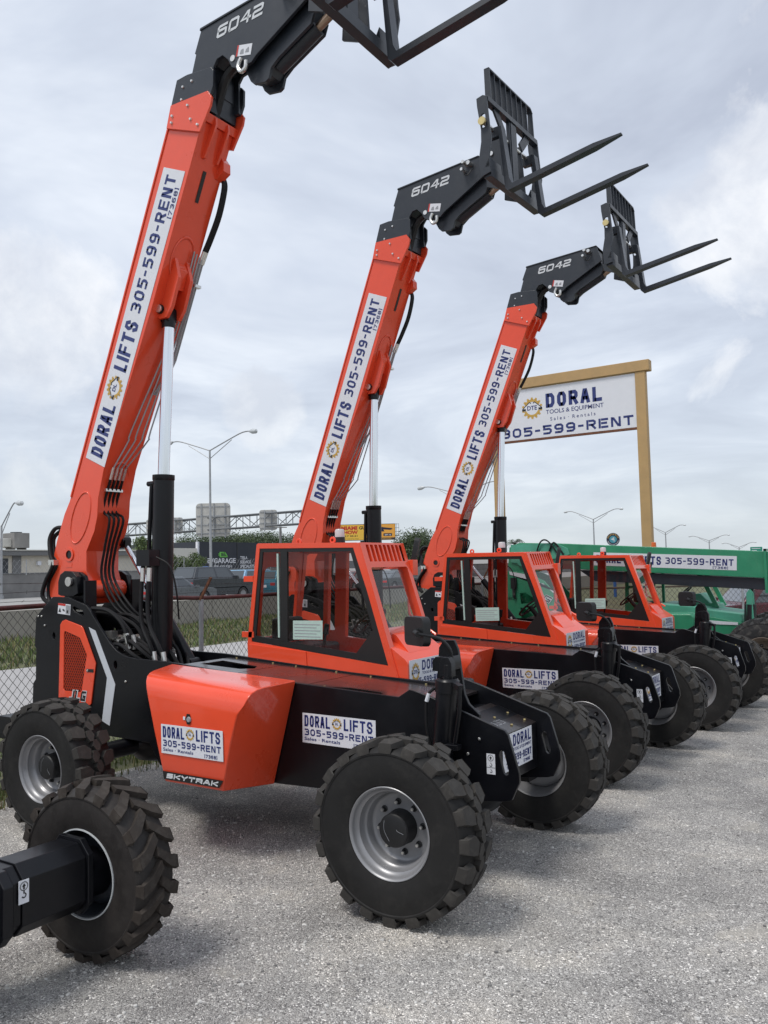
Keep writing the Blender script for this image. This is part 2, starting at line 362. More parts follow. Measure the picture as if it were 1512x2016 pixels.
# ------------------------------------------------------------------ lettering
ST = {  # stencil strokes on a unit box
'D': [[(0,0),(0,1)], [(.34,1),(.72,1),(1,.76),(1,.24),(.72,0),(.34,0)]],
'O': [[(.40,1),(.24,1),(0,.78),(0,.22),(.24,0),(.40,0)], [(.60,1),(.76,1),(1,.78),(1,.22),(.76,0),(.60,0)]],
'R': [[(0,0),(0,1)], [(.32,1),(.8,1),(1,.86),(1,.62),(.8,.47),(.32,.47)], [(.62,.40),(1,0)]],
'A': [[(0,0),(.40,1),(.60,1),(1,0)], [(.38,.30),(.66,.30)]],
'L': [[(0,0),(0,1)], [(.34,0),(1,0)]], 'I': [[(.5,0),(.5,1)]],
'F': [[(0,0),(0,1)], [(.34,1),(1,1)], [(.34,.52),(.85,.52)]],
'T': [[(0,1),(1,1)], [(.5,.80),(.5,0)]],
'S': [[(1,.78),(.78,1),(.22,1),(0,.80),(0,.68),(.2,.54),(.42,.52)], [(.58,.48),(.8,.46),(1,.32),(1,.2),(.78,0),(.22,0),(0,.22)]],
'E': [[(0,0),(0,1)], [(.34,1),(1,1)], [(.34,.52),(.85,.52)], [(.34,0),(1,0)]],
'N': [[(0,0),(0,1)], [(.22,.94),(.78,.06)], [(1,0),(1,1)]],
'3': [[(.04,1),(.42,1)], [(.6,1),(.8,1),(1,.82),(1,.65),(.84,.53),(.42,.53)], [(.84,.47),(1,.34),(1,.18),(.8,0),(.6,0)], [(.42,0),(.04,0)]],
'5': [[(.06,.84),(.04,.58),(.38,.58)], [(.0,1),(.98,1)], [(.58,.58),(.8,.58),(1,.42),(1,.2),(.8,0),(.6,0)], [(.40,0),(.06,0)]],
'9': [[(.42,1),(.22,1),(0,.82),(0,.62),(.2,.45),(.74,.45)], [(.58,1),(.78,1),(1,.82),(1,.2),(.78,0),(.58,0)], [(.42,0),(.08,0)]],
'-': [[(.05,.5),(.95,.5)]], '7': [[(0,1),(1,1),(.35,0)]],
'6': [[(.95,1),(.2,1),(0,.8),(0,.2),(.2,0),(.8,0),(1,.18),(1,.40),(.8,.55),(.05,.55)]],
'8': [[(.2,.53),(0,.68),(0,.85),(.2,1),(.8,1),(1,.85),(1,.68),(.8,.53),(.2,.53),(0,.38),(0,.16),(.2,0),(.8,0),(1,.16),(1,.38),(.8,.53)]],
'(': [[(1,1.12),(.3,1.12),(.3,-.12),(1,-.12)]], ')': [[(0,1.12),(.7,1.12),(.7,-.12),(0,-.12)]],
}
ST['0'] = ST['O']
HV = {  # heavy squared strokes
'S': [[(1,1),(.15,1),(0,.9),(0,.55),(.9,.5),(1,.4),(1,.1),(.85,0),(0,0)]], 'K': [[(0,0),(0,1)], [(1,1),(.2,.5),(1,0)]],
'Y': [[(0,1),(.5,.45),(1,1)], [(.5,.45),(.5,0)]], 'T': [[(0,1),(1,1)], [(.5,1),(.5,0)]],
'R': [[(0,0),(0,1),(.85,1),(1,.88),(1,.55),(.85,.45),(0,.45)], [(.5,.45),(1,0)]], 'A': [[(0,0),(.38,1),(.62,1),(1,0)], [(.2,.3),(.8,.3)]],
'J': [[(.9,1),(.9,.1),(.8,0),(0,0)]], 'L': [[(0,1),(0,0),(1,0)]], 'G': [[(1,1),(.1,1),(0,.9),(0,.1),(.1,0),(1,0),(1,.44),(.62,.44)]],
'6': [[(1,1),(.12,1),(0,.88),(0,.1),(.12,0),(.88,0),(1,.1),(1,.5),(.88,.57),(0,.57)]], '0': [[(.12,0),(0,.12),(0,.88),(.12,1),(.88,1),(1,.88),(1,.12),(.88,0),(.12,0)]],
'4': [[(.8,0),(.8,1),(.62,1),(0,.36),(1.05,.36)]], '2': [[(0,1),(.88,1),(1,.9),(1,.6),(.88,.5),(.12,.5),(0,.4),(0,0),(1.02,0)]],
'M': [[(0,0),(0,1),(.5,.35),(1,1),(1,0)]], 'I': [[(.5,0),(.5,1)]], 'H': [[(0,0),(0,1)], [(1,0),(1,1)], [(0,.5),(1,.5)]],
'O': [[(.12,0),(0,.12),(0,.88),(.12,1),(.88,1),(1,.88),(1,.12),(.88,0),(.12,0)]], 'W': [[(0,1),(.25,0),(.5,.7),(.75,0),(1,1)]],
}
def strokes(txt, font, x0, y0, w, h, t, gap=0.28, shear=0.0, widths=None):
    """quads filling box x0..x0+w, y0..y0+h"""
    ws = [(widths or {}).get(c, {'I': .28, '-': .62, ' ': .5, '(': .35, ')': .35}.get(c, 1.0)) for c in txt]
    tot = sum(ws)+gap*(len(txt)-1); k = w/tot; quads = []; x = x0
    for c, cw in zip(txt, ws):
        gw = cw*k
        for st in font.get(c, []):
            iw, ih = max(gw-t, 0.0), h-t
            P = [Vector((x+t/2+a*iw, y0+t/2+b*ih)) for a, b in st]
            n = len(P); offs = []
            for i in range(n):
                d0 = (P[i]-P[i-1]).normalized() if i > 0 else None; d1 = (P[i+1]-P[i]).normalized() if i < n-1 else None
                if d0 is None: d0 = d1
                if d1 is None: d1 = d0
                n0 = Vector((-d0.y, d0.x)); n1 = Vector((-d1.y, d1.x)); mm = n0+n1
                if mm.length < 0.3: mm = n0
                mm.normalize(); sc = min(1/max(mm.dot(n0), 0.5), 1.7); offs.append(mm*t/2*sc)
            ext = t/2
            e0 = P[0]-(P[1]-P[0]).normalized()*ext; e1 = P[-1]+(P[-1]-P[-2]).normalized()*ext
            Q = [e0]+P[1:-1]+[e1] if n > 2 else [e0, e1]
            for i in range(len(Q)-1):
                quads.append([Q[i]+offs[i], Q[i]-offs[i], Q[i+1]-offs[i+1], Q[i+1]+offs[i+1]])
        x += gw+gap*k
    if shear: quads = [[Vector((p.x+(p.y-y0)*shear, p.y)) for p in q] for q in quads]
    return quads
_fc = {}
def ftext(txt, x0, y0, w, h, bold=0.0):
    """built-in font letters as polygons scaled into a box"""
    key = (txt, bold)
    if key not in _fc:
        cu = bpy.data.curves.new('t', 'FONT'); cu.body = txt; cu.resolution_u = 3; cu.offset = bold; cu.fill_mode = 'FRONT'
        ob = bpy.data.objects.new('t', cu); COL.objects.link(ob); dg = bpy.context.evaluated_depsgraph_get()
        me = bpy.data.meshes.new_from_object(ob.evaluated_get(dg))
        vs = [Vector((v.co.x, v.co.y)) for v in me.vertices]; fs = [list(p.vertices) for p in me.polygons]
        bpy.data.objects.remove(ob); bpy.data.meshes.remove(me); bpy.data.curves.remove(cu)
        _fc[key] = (vs, fs)
    vs, fs = _fc[key]
    a = min(v.x for v in vs); b = max(v.x for v in vs); c = min(v.y for v in vs); d = max(v.y for v in vs)
    return [[Vector((x0+(vs[i].x-a)/(b-a)*w, y0+(vs[i].y-c)/(d-c)*h)) for i in f] for f in fs]
def gear(cx, cy, r, full=True):
    q = []; n = 14
    for k in range(56):
        a0, a1 = 2*math.pi*k/56, 2*math.pi*(k+1)/56
        if not full and (-.30 < math.sin((a0+a1)/2) < .42): continue
        q.append([Vector((cx+rr*math.cos(a), cy+rr*math.sin(a))) for rr, a in ((r*.60, a0), (r*.82, a0), (r*.82, a1), (r*.60, a1))])
    for k in range(n):
        a = 2*math.pi*(k+.5)/n; s = Vector((math.cos(a), math.sin(a))); t = Vector((-s.y, s.x)); c = Vector((cx, cy))
        if not full and (-.30 < math.sin(a) < .42): 
            pass
        q.append([c+s*r*.80-t*r*.13, c+s*r*1.0-t*r*.08, c+s*r*1.0+t*r*.08, c+s*r*.80+t*r*.13])
    return q
def logo(cx, cy, r, word, sx=1.0):
    """golden gear, dark roof line with little lifts either side, initials"""
    L_ = {}
    L_['gold'] = gear(cx, cy, r, False)
    bl = []
    def ln(a, b, t):
        a = Vector(a)*r+Vector((cx, cy)); b = Vector(b)*r+Vector((cx, cy)); d = (b-a).normalized(); n_ = Vector((-d.y, d.x))*t*r/2
        bl.append([a+n_, a-n_, b-n_, b+n_])
    ln((-.95, -.02), (-.25, .58), .07); ln((.25, .58), (.95, -.02), .07); ln((-.25, .58), (-.1, .45), .08); ln((.25, .58), (.1, .45), .08)
    ln((-.98, -.1), (-.62, -.1), .2); ln((.62, -.1), (.98, -.1), .2)
    L_['label_black'] = bl
    w = r*(.95 if len(word) == 3 else .62)
    L_['blue'] = ftext(word, cx-w/2, cy-.17*r, w, .40*r, 0.02)
    if sx != 1.0:
        for k in L_: L_[k] = [[Vector((cx+(p.x-cx)*sx, p.y)) for p in q] for q in L_[k]]
    return L_
def decal(name, parent, O, U, V, w, h, layers, plate='white', origin=(0, 0, 0), th=0.0022, outline=None):
    """thin printed plate: O lower-left corner, U/V unit axes, normal U x V"""
    O = Vector(O); U = Vector(U).normalized(); V = Vector(V); V = (V-U*V.dot(U)).normalized(); Nn = U.cross(V)
    mb = MB(); mats = []
    if plate:
        mats.append(plate); oc = outline or [(0, 0), (w, 0), (w, h), (0, h)]
        mb.plate(oc, lambda a, b, t: O+U*a+V*b+Nn*t, -0.001, th, mi=0)
    nplate = len(mb.f)
    lift = th+0.0012 if plate else th
    for mname, polys in layers:
        if mname not in mats: mats.append(mname)
        mi = mats.index(mname); lift += 0.0006
        for q in polys:
            ar = sum(q[i].x*q[(i+1) % len(q)].y-q[(i+1) % len(q)].x*q[i].y for i in range(len(q)))
            if ar < 0: q = q[::-1]
            mb.add([O+U*p.x+V*p.y+Nn*lift for p in q], [tuple(range(len(q)))], mi)
    return mb.build(name, mats, parent, origin=origin, recalc=False)
def sign_small(w, h):
    """DORAL (gear) LIFTS / 305-599-RENT / Sales . Rentals / (7368)"""
    ly = [('blue', strokes('DORAL', ST, w*.03, h*.555, w*.36, h*.38, h*.068) + strokes('LIFTS', ST, w*.58, h*.555, w*.38, h*.38, h*.068, widths={'L': .85})
           + strokes('305-599-RENT', ST, w*.03, h*.255, w*.94, h*.22, h*.046) + ftext('Sales · Rentals', w*.03, h*.09, w*.50, h*.11, .012)
           + strokes('(7368)', ST, w*.71, h*.045, w*.2, h*.115, h*.026))]
    lg = logo(w*.485, h*.745, h*.20, 'DL', 1.0)
    return ly+list(lg.items())
def sign_tools(w, h):
    lg = logo(w*.16, h*.60, h*.30, 'DTE', .8)
    return [('blue', strokes('DORAL', ST, w*.34, h*.62, w*.62, h*.32, h*.065)+ftext('TOOLS & EQUIPMENT', w*.34, h*.47, w*.62, h*.105, .01)
             + strokes('305-599-RENT', ST, w*.10, h*.20, w*.86, h*.20, h*.042)+ftext('Sales · Rentals', w*.12, h*.07, w*.4, h*.08, .01)
             + strokes('(7368)', ST, w*.68, h*.05, w*.22, h*.09, h*.022))]+list(lg.items())
def sign_long(w, h):
    """boom strip: DORAL gear LIFTS 305-599-RENT (7368)"""
    lg = logo(w*.265, h*.52, h*.38, 'DL')
    return [('blue', strokes('DORAL', ST, w*.022, h*.22, w*.185, h*.60, h*.115)+strokes('LIFTS', ST, w*.325, h*.20, w*.17, h*.62, h*.115, widths={'L': .8})
             + strokes('305-599-RENT', ST, w*.525, h*.30, w*.455, h*.47, h*.088)+strokes('(7368)', ST, w*.845, h*.06, w*.10, h*.17, h*.036))]+list(lg.items())


# ------------------------------------------------------------------ wheel: hub > tyre, rim
TR, TW = 0.618, 0.390
def tyre_mb(lugs=20, style='block'):
    mb = MB(); h = TW/2
    half = [(.300, .150), (.318, .172), (.36, .187), (.43, .194), (.485, .192), (.520, .188), (.527, .193), (.538, .193), (.545, .186), (.560, .167), (.572, .11), (.576, 0)]
    prof = [(r, y) for r, y in half]+[(r, -y) for r, y in half[-2::-1]]
    mb.lathe([(r, -y) for r, y in prof], (0, 0, 0), (0, 1, 0), 96)
    da = 2*math.pi/lugs
    def lug(poly, a0, sgn):
        """poly: (angle fraction, y, top radius drop); wide base, drafted top"""
        cx = sum(p[0] for p in poly)/len(poly); cy = sum(p[1] for p in poly)/len(poly); vb = []; vt = []
        for fa, fy, dr in poly:
            for lst, k, top in ((vb, 1.17, False), (vt, 0.99, True)):
                a = a0+(cx+(fa-cx)*k)*da; y = cy+(fy-cy)*(1.0 if not top else .96)
                rr = TR-dr if top else min(.570, TR-dr-.012)
                if dr > .05 and not top: rr = TR-dr-.02
                lst.append((rr*math.cos(a), sgn*y, rr*math.sin(a)))
        n = len(poly); mb.add(vb+vt, [tuple(range(n)), tuple(range(2*n-1, n-1, -1))]+[(i, (i+1) % n, n+(i+1) % n, n+i) for i in range(n)], 1)
    for txt, rr, a_ in (('HAULER', .452, .9), ('HAULER', .452, 3.9), ('13.00-24', .44, 5.4)):      # moulded sidewall lettering
        for q in ftext(txt, -.17, 0, .34, .040, .01):
            if sum(q[i].x*q[(i+1) % len(q)].y-q[(i+1) % len(q)].x*q[i].y for i in range(len(q))) < 0: q = q[::-1]
            pts = []
            for p in q:
                r_ = rr+p.y; th = a_-p.x/rr; pts.append((r_*math.cos(th), -.1945+.0005*(r_-.42)/.04, r_*math.sin(th)))
            mb.add(pts, [tuple(range(len(pts)))], 0)
    for k in range(lugs):
        for sgn, ph in ((-1, 0.0), (1, 0.5)):
            a0 = (k+ph)*da
            if style == 'block':
                # angled bar from the shoulder, then a lozenge knob at the crown
                lug([(-.06, .070, .002), (.36, .052, .001), (.62, .100, .004), (.60, .186, .016), (.10, .186, .016), (-.02, .120, .006)], a0, sgn)
                lug([(.10, .186, .014), (.60, .186, .014), (.58, .196, .060), (.12, .196, .060)], a0, sgn)
                lug([(-.30, .004, .000), (-.02, -.026, .000), (.24, -.010, .000), (.26, .034, .001), (-.04, .058, .002), (-.28, .040, .001)], a0, sgn)
            else:
                lug([(-.42, -.012, 0), (-.10, -.022, 0), (.42, .098, .004), (.62, .186, .016), (.16, .188, .016), (.02, .112, .005)], a0, sgn)
                lug([(.16, .187, .014), (.62, .187, .014), (.58, .197, .062), (.20, .197, .062)], a0, sgn)
    return mb
def rim_mb(mi=0):
    mb = MB()
    prof = [(.300, -.150), (.312, -.170), (.307, -.174), (.297, -.168), (.291, -.150), (.286, -.120), (.266, -.108), (.261, -.062), (.248, -.050), (.240, -.042), (.236, .0), (.226, .014), (.205, .020), (.120, .020),
            (.120, .038), (.215, .038), (.245, .03), (.262, .0), (.275, .05), (.285, .12), (.297, .165), (.309, .174), (.312, .168), (.300, .150)]
    mb.lathe(prof, (0, 0, 0), (0, 1, 0), 72); return mb
def hub_mb():
    mb = MB()
    mb.lathe([(0, -.112), (.085, -.112), (.106, -.106), (.113, -.096), (.118, .02), (.118, .10), (.10, .16), (0, .16)], (0, 0, 0), (0, 1, 0), 32, 0)
    for k in range(8):
        a = 2*math.pi*(k+.3)/8; c = (.168*math.cos(a), .055, .168*math.sin(a))
        mb.lathe([(0, -.066), (.013, -.066), (.016, -.058), (.016, -.045), (.023, -.042), (.023, -.033)], c, (0, 1, 0), 10, 0)
        mb.lathe([(0, -.079), (.010, -.079), (.011, -.064)], c, (0, 1, 0), 8, 1)
    for (x0, z0, x1, z1) in ((-.07, .06, -.02, -.07), (.03, .02, .085, .0)):
        mb.tube([(x0, -.113, z0), ((x0+x1)/2-.02, -.1135, (z0+z1)/2), (x1, -.113, z1)], .0012, 4, 2)
    return mb
def make_wheel(parent, tyre_mat='rubber', rim_mat='silver', style='block'):
    hub = hub_mb().build('wheel', ['plastic', 'steel', 'grey'], parent)
    t = tyre_mb(20, style).build('tyre', [tyre_mat, 'tread_brown' if style == 'bar' else ('tread' if tyre_mat == 'rubber' else tyre_mat)], hub, sharp=28)
    rim_mb().build('rim', rim_mat, hub, sharp=50)
    return hub
def put_wheel(w, x, y, z, left=False, steer=0.0, spin=0.0):
    w.location = (x, y, z); w.rotation_mode = 'ZYX'
    w.rotation_euler = (0, spin, steer+(math.pi if left else 0)); return w

# ------------------------------------------------------------------ telehandler
WB, HT = 3.835, 1.2105
PIV = Vector((-4.774, 0, 2.311))
Bd = Vector((.392, 0, .92)).normalized(); Bn = Vector((.92, 0, -.392)).normalized()   # along the boom, towards its underside
def make_telehandler():
    root = empty('telehandler', (0, 0, 0))
    # ---- chassis: two cut steel side plates, body between, nose
    plate = [(-5.013, 2.147), (-4.735, 2.141), (-4.432, 2.055), (-4.372, 1.996), (-4.206, 1.817), (-4.043, 1.663), (-3.946, 1.593), (-3.812, 1.541), (-3.642, 1.522), (-3.196, 1.512), (-1.586, 1.398), (-.50, 1.345), (-.397, 1.409), (-.355, 1.407), (-.193, 1.362), (.036, 1.288), (.395, 1.170), (.430, 1.158), (.455, 1.129), (.536, .855), (.536, .79), (.470, .655), (.42, .64), (.1, .60), (-1.358, .52), (-1.766, .506), (-3.3, .50), (-3.45, .70), (-4.4, .72), (-5.33, .72), (-5.377, .971), (-5.369, 1.18), (-5.322, 1.228), (-5.315, 1.567), (-5.344, 1.60), (-5.318, 1.924), (-5.114, 2.079)]
    slot = [(.385, 1.0), (.400, 1.012), (.420, 1.0), (.452, .862), (.447, .838), (.43, .832), (.412, .846), (.378, .975)]
    hs = [slot, circ(-4.993, 1.717, .026, 12, .04), circ(-3.963, 1.447, .028, 12, .045), [(-4.665, 2.02), (-4.64, 2.045), (-4.50, 2.0), (-4.47, 1.965), (-4.49, 1.94), (-4.63, 1.99)]]
    mb = MB(); mb.xz(plate, -.42, -.388, hs); mb.xz(plate, .388, .42, hs)
    mb.xz([(-3.1, 1.30), (-.5, 1.20), (.02, 1.19), (.335, 1.075), (.335, .72), (.2, .66), (-1.4, .56), (-3.1, .56)], -.388, .388)
    mb.xz([(-5.2, 1.2), (-3.1, 1.2), (-3.1, .8), (-5.2, .8)], -.388, .388)
    mb.bb(-5.33, -5.28, -.388, .388, .75, 1.95); mb.bb(-5.12, -4.90, -.99, .99, .70, .93)
    mb.bb(-4.65, -4.50, -.388, .388, 1.55, 1.75)
    for sy in (-1, 1):                                                   # boom pivot ears
        ear = [(-4.975, 2.0), (-4.975, 2.30), (-4.945, 2.385), (-4.87, 2.424), (-4.70, 2.412), (-4.62, 2.37), (-4.58, 2.27), (-4.50, 2.0)]
        mb.xz(ear, sy*.26, sy*.30)
        mb.xz([(-4.985, 2.17), (-4.985, 2.31), (-4.95, 2.39), (-4.87, 2.43), (-4.73, 2.418), (-4.66, 2.36), (-4.64, 2.18), (-4.72, 2.15), (-4.93, 2.155)], sy*.30, sy*.375)
        mb.bb(-4.52, -4.49, sy*.24, sy*.39, 1.9, 2.32)
    # bolts on the plates
    for x, z in ((-5.27, 1.93), (-5.21, 1.93), (-5.15, 1.83), (-3.80, 1.285), (-3.36, 1.27), (-3.35, 1.0), (-3.32, .95), (.22, 1.08), (.12, .96), (-.1, .8)):
        mb.cyl((x, -.42, z), (x, -.432, z), .014, .011, 8, 1)
    ch = mb.build('chassis', ['black', 'steel'], root, bevel=.006)
    mb = MB(); mb.cyl((PIV.x, -.40, PIV.z), (PIV.x, .40, PIV.z), .045, n=20); mb.lathe([(.020, 0), (.052, 0), (.052, .012), (.020, .012)], (PIV.x, -.39, PIV.z), (0, -1, 0), 20)
    mb.build('pivot_pin', 'steel', ch)
    # deck cover over the frame
    mb = MB()
    def dz(x): return 1.498+(x+3.138)*(1.335-1.498)/(3.138-.49)
    for x0, x1 in ((-3.10, -2.36), (-2.35, -1.50), (-1.49, -.47)):
        hole = []
        if x0 == -1.49: hole = [[(-1.25, -.30), (-1.12, -.22), (-.80, -.22), (-.74, -.27), (-.82, -.31), (-1.2, -.33)]]
        if x0 == -3.10: hole = [[(-3.0, -.16), (-3.0, .16), (-2.5, .12), (-2.42, 0), (-2.5, -.12)]]
        mb.plate([(x0, -.385), (x1, -.385), (x1, .398), (x0, .398)], lambda a, b, t: (a, b, dz(a)-.03+t), 0, .012, hole)
    mb.plate([(-.47, -.385), (-.2, -.385), (-.2, .385), (-.47, .385)], lambda a, b, t: (a, b, 1.33+t+(a+.47)*-.1), -.02, 0)
    for x in (-3.0, -2.5, -2.2, -1.7, -1.3, -.7, -.4):
        for y in (-.35, .36): mb.cyl((x, y, dz(x)-.02), (x, y, dz(x)-.006), .010, n=8, mi=1)
    mb.build('deck_cover', ['deck', 'brass'], root)
    mb = MB(); mb.plate([(-.08, -.386), (.335, -.386), (.335, .386), (-.08, .386)], lambda a, b, t: (a, b, 1.20-(a+.08)*.30+t), 0, .010)
    for x in (.12, .27):
        for y in (-.30, .05, .30): mb.cyl((x, y, 1.20-(x+.08)*.3+.009), (x, y, 1.20-(x+.08)*.3+.022), .012, n=8, mi=1)
    nd_ = mb.build('nose_cover', ['deck', 'brass'], root, bevel=.003)
    zz = 1.20-.28*.3+.0115
    q = strokes('31535', {'3': [[(0, 1), (1, 1), (.4, .55), (1, .5), (.9, 0), (0, 0)]], '1': [[(.5, 0), (.5, 1)]], '5': [[(1, 1), (.1, 1), (0, .5), (1, .45), (.8, 0), (0, 0)]]}, 0, 0, .34, .13, .006, .25)
    mb = MB()
    for p in q: mb.add([(.22-v.y, -.28+v.x, 1.20-(.22-v.y+.08)*.3+.0115) for v in p], [(3, 2, 1, 0)])
    mb.build('chalk_number', 'grey', nd_, recalc=False)
    decal('nose_sign', root, (.3365, -.27, .80), (0, 1, 0), (0, 0, 1), .55, .275, sign_tools(.55, .275))
    # ---- axles
    for nm, x in (('front_axle', 0), ('rear_axle', -WB)):
        mb = MB(); mb.cyl((x, -1.06, TR), (x, 1.06, TR), .085, n=16); mb.lathe([(.08, -.30), (.17, -.2), (.22, 0), (.17, .2), (.08, .30)], (x, 0, TR), (0, 1, 0), 20)
        for sy in (-1, 1):
            mb.lathe([(.0, .82), (.10, .82), (.14, .88), (.14, 1.0), (.16, 1.05), (.16, 1.10), (0, 1.10)], (x, 0, TR), (0, sy, 0), 20)
            mb.bb(x-.07, x+.07, sy*.80, sy*.98, TR-.15, TR+.15)
        mb.cyl((x-.16, -.7, TR+.02), (x-.16, .7, TR+.02), .035, n=10)
        mb.build(nm, 'black', root)
    # ---- rear vent panel with mesh, latch and mark
    vent = [(-4.825, 1.885), (-4.860, 1.845), (-4.887, 1.04), (-4.887, .98), (-4.40, .98), (-4.335, 1.024), (-4.261, 1.451), (-4.471, 1.813), (-4.500, 1.838), (-4.77, 1.90)]
    mesh = [(-4.794, 1.757), (-4.775, 1.775), (-4.535, 1.715), (-4.507, 1.695), (-4.405, 1.541), (-4.489, 1.165), (-4.51, 1.135), (-4.78, 1.135), (-4.801, 1.155)]
    mb = MB(); mb.xz(vent, -.436, -.4215, [mesh]); vp = mb.build('vent_panel', 'orange', root, bevel=.005)
    mb = MB()
    for i in range(22):                                                   # expanded metal: two sets of slanted strands
        for sg in (1, -1):
            c = -4.6+(i-11)*.034; seg = []
            x0, z0, x1, z1 = c-.33, 1.455-sg*.17*1, c+.33, 1.455+sg*.17
            # clip the strand against the mesh opening
            def inside(px, pz):
                r_ = False; n = len(mesh)
                for a in range(n):
                    (xa, za), (xb, zb) = mesh[a], mesh[(a+1) % n]
                    if (za > pz) != (zb > pz) and px < (xb-xa)*(pz-za)/(zb-za)+xa: r_ = not r_
                return r_
            for j in range(-3, 4):
                ox = 0; zz0 = 1.455+j*.0
            pts = []
            for k in range(0, 61):
                t = k/60; z = 1.12+t*.68; x = c+sg*(z-1.455)*.62
                if inside(x, z): pts.append((x, -.432, z))
            if len(pts) > 1: mb.bar(pts[0], pts[-1], .005, .006, upv=(0, 1, 0))
    mb.build('vent_mesh', 'orange_dark', vp)
    mb = MB(); mb.bb(-4.405, -4.29, -.440, -.436, 1.355, 1.388); mb.cyl((-4.385, -.436, 1.372), (-4.385, -.447, 1.372), .012, n=10, mi=1); mb.build('latch', ['label_black', 'steel'], vp)
    ql = strokes('JLG', HV, 0, 0, .27, .105, .024, .16, .25); qb = strokes('JLG', HV, -.007, -.007, .284, .119, .040, .12, .25)
    decal('lettering', vp, (-4.70, -.4365, 1.045), (1, 0, 0), (0, 0, 1), .3, .12, [('letter_white', qb), ('label_black', ql)], plate=None)
    mb = MB(); mb.xz([(-4.386, 1.825), (-4.277, 1.79), (-3.961, 1.246), (-4.05, .82), (-4.17, .86), (-4.089, 1.307)], -.4245, -.4205); mb.build('stripe', 'stripe', root)
    decal('warning_sticker', root, (-4.92, -.4215, 1.965), (1, 0, -.08), (0, 0, 1), .215, .115, [('red', [[Vector((.0, .092)), Vector((.13, .092)), Vector((.13, .115)), Vector((0, .115))]]), ('label_black', [[Vector((.015, .02)), Vector((.06, .02)), Vector((.037, .07))], [Vector((.08, .045)), Vector((.12, .03)), Vector((.12, .05)), Vector((.09, .06))]]),
        ('grey', [[Vector((.142, .01)), Vector((.205, .01)), Vector((.205, .105)), Vector((.142, .105))]]), ('label_black', [[Vector((.16, .02)), Vector((.185, .02)), Vector((.185, .05)), Vector((.16, .05))]])])
    # ---- engine pod: lofted shell
    prof = [(-.425, 1.475), (-.88, 1.478), (-.97, 1.472), (-1.04, 1.452), (-1.085, 1.415), (-1.108, 1.36), (-1.115, 1.28), (-1.11, 1.0), (-1.10, .62), (-1.085, .59), (-.425, .50)]
    vs = []; fs = []
    def xf(y, z): return -1.575-(1.40-z)*.27+(.06 if z > 1.3 else 0)*(-y-.42)/.7
    def xr(y, z): return -3.12+(-y-.42)*.60+(1.40-z)*.30*min(1, (-y-.42)/.6)
    for y, z in prof:
        zr, zf = (z+(.018 if z > 1.3 else 0)*0, z)
        vs += [(xr(y, z), y, z+.02*(z > 1.2)), (xf(y, z), y, z-.055*(z > 1.2))]
    n = len(prof)
    for i in range(n-1): fs.append((2*i, 2*i+1, 2*i+3, 2*i+2))
    fs.append(tuple(2*i for i in range(n))); fs.append(tuple(2*i+1 for i in range(n-1, -1, -1))); fs.append((0, 2*n-2, 2*n-1, 1))
    mb = MB(); mb.add(vs, fs)
    pod = mb.build('engine_cover', 'orange', root, bevel=.012, sharp=40)
    yo = -1.1165
    decal('sign', pod, (-2.491, yo+.002, .838), (1, 0, 0), (0, -.02, 1), .73, .247, sign_small(.73, .247))
    sk = [(0, .068), (.012, 0), (.668, .004), (.715, .068)]
    decal('name_plate', pod, (-2.482, yo+.007, .617), (1, 0, 0), (0, -.02, 1), .71, .07, [('letter_white', strokes('SKYTRAK', HV, .045, .014, .605, .042, .0135, .16, .3))], plate='label_black', outline=sk)
    mb = MB(); mb.plate([(.033*math.cos(a), .05*math.sin(a)) for a in [R(60*k) for k in range(6)]], lambda a, b, t: (-2.16+a, yo+t, 1.150+b), 0, -.003)
    mb.cyl((-2.152, yo, 1.148), (-2.152, yo-.012, 1.148), .026, .020, 12, 1); mb.bb(-2.222, -2.198, yo-.002, yo, 1.14, 1.168, 2); mb.build('lock', ['label_black', 'grey', 'white'], pod)
    mb = MB()
    ptz = lambda x: 1.493-(x+3.0)*.05-(.004)
    for a, b in (((-2.35, -.93), (-1.70, -.93)), ((-1.70, -.93), (-1.66, -.89)), ((-1.66, -.89), (-1.66, -.60))):
        mb.bar((a[0], a[1], ptz(a[0])+.003), (b[0], b[1], ptz(b[0])+.003), .006, .004)
    mb.build('lid_seam', 'label_black', pod)
    mb = MB(); mb.bb(-2.17, -2.05, -.80, -.73, ptz(-2.1), ptz(-2.1)+.003); mb.bar((-2.13, -.765, ptz(-2.1)+.004), (-2.09, -.765, ptz(-2.1)+.004), .02, .002, 1); mb.build('sticker', ['white', 'grey'], pod)
    decal('frame_sign', root, (-1.492, -.4215, .895), (1, 0, -.01), (0, 0, 1), .765, .252, sign_small(.765, .252))
    # tow / tie-down stickers on the nose
    def hook(cx, cy, s):
        q = []
        for k in range(9):
            a0, a1 = R(200+k*25), R(225+k*25)
            q.append([Vector((cx+r_*math.cos(a), cy+r_*math.sin(a))) for r_, a in ((s*.6, a0), (s, a0), (s, a1), (s*.6, a1))])
        q.append([Vector((cx-s*.15, cy+s*.8)), Vector((cx+s*.25, cy+s*.8)), Vector((cx+s*.25, cy+s*1.5)), Vector((cx-s*.15, cy+s*1.5))]); return q
    def ring(cx, cy, r_, t): return [[Vector((cx+rr*math.cos(a), cy+rr*math.sin(a))) for rr, a in ((r_-t, R(20*k)), (r_, R(20*k)), (r_, R(20*k+20)), (r_-t, R(20*k+20)))] for k in range(18)]
    arrow = lambda cx, cy, s: [[Vector((cx-s, cy)), Vector((cx+s, cy)), Vector((cx, cy+s))], [Vector((cx-s*.4, cy-s)), Vector((cx+s*.4, cy-s)), Vector((cx+s*.4, cy)), Vector((cx-s*.4, cy))]]
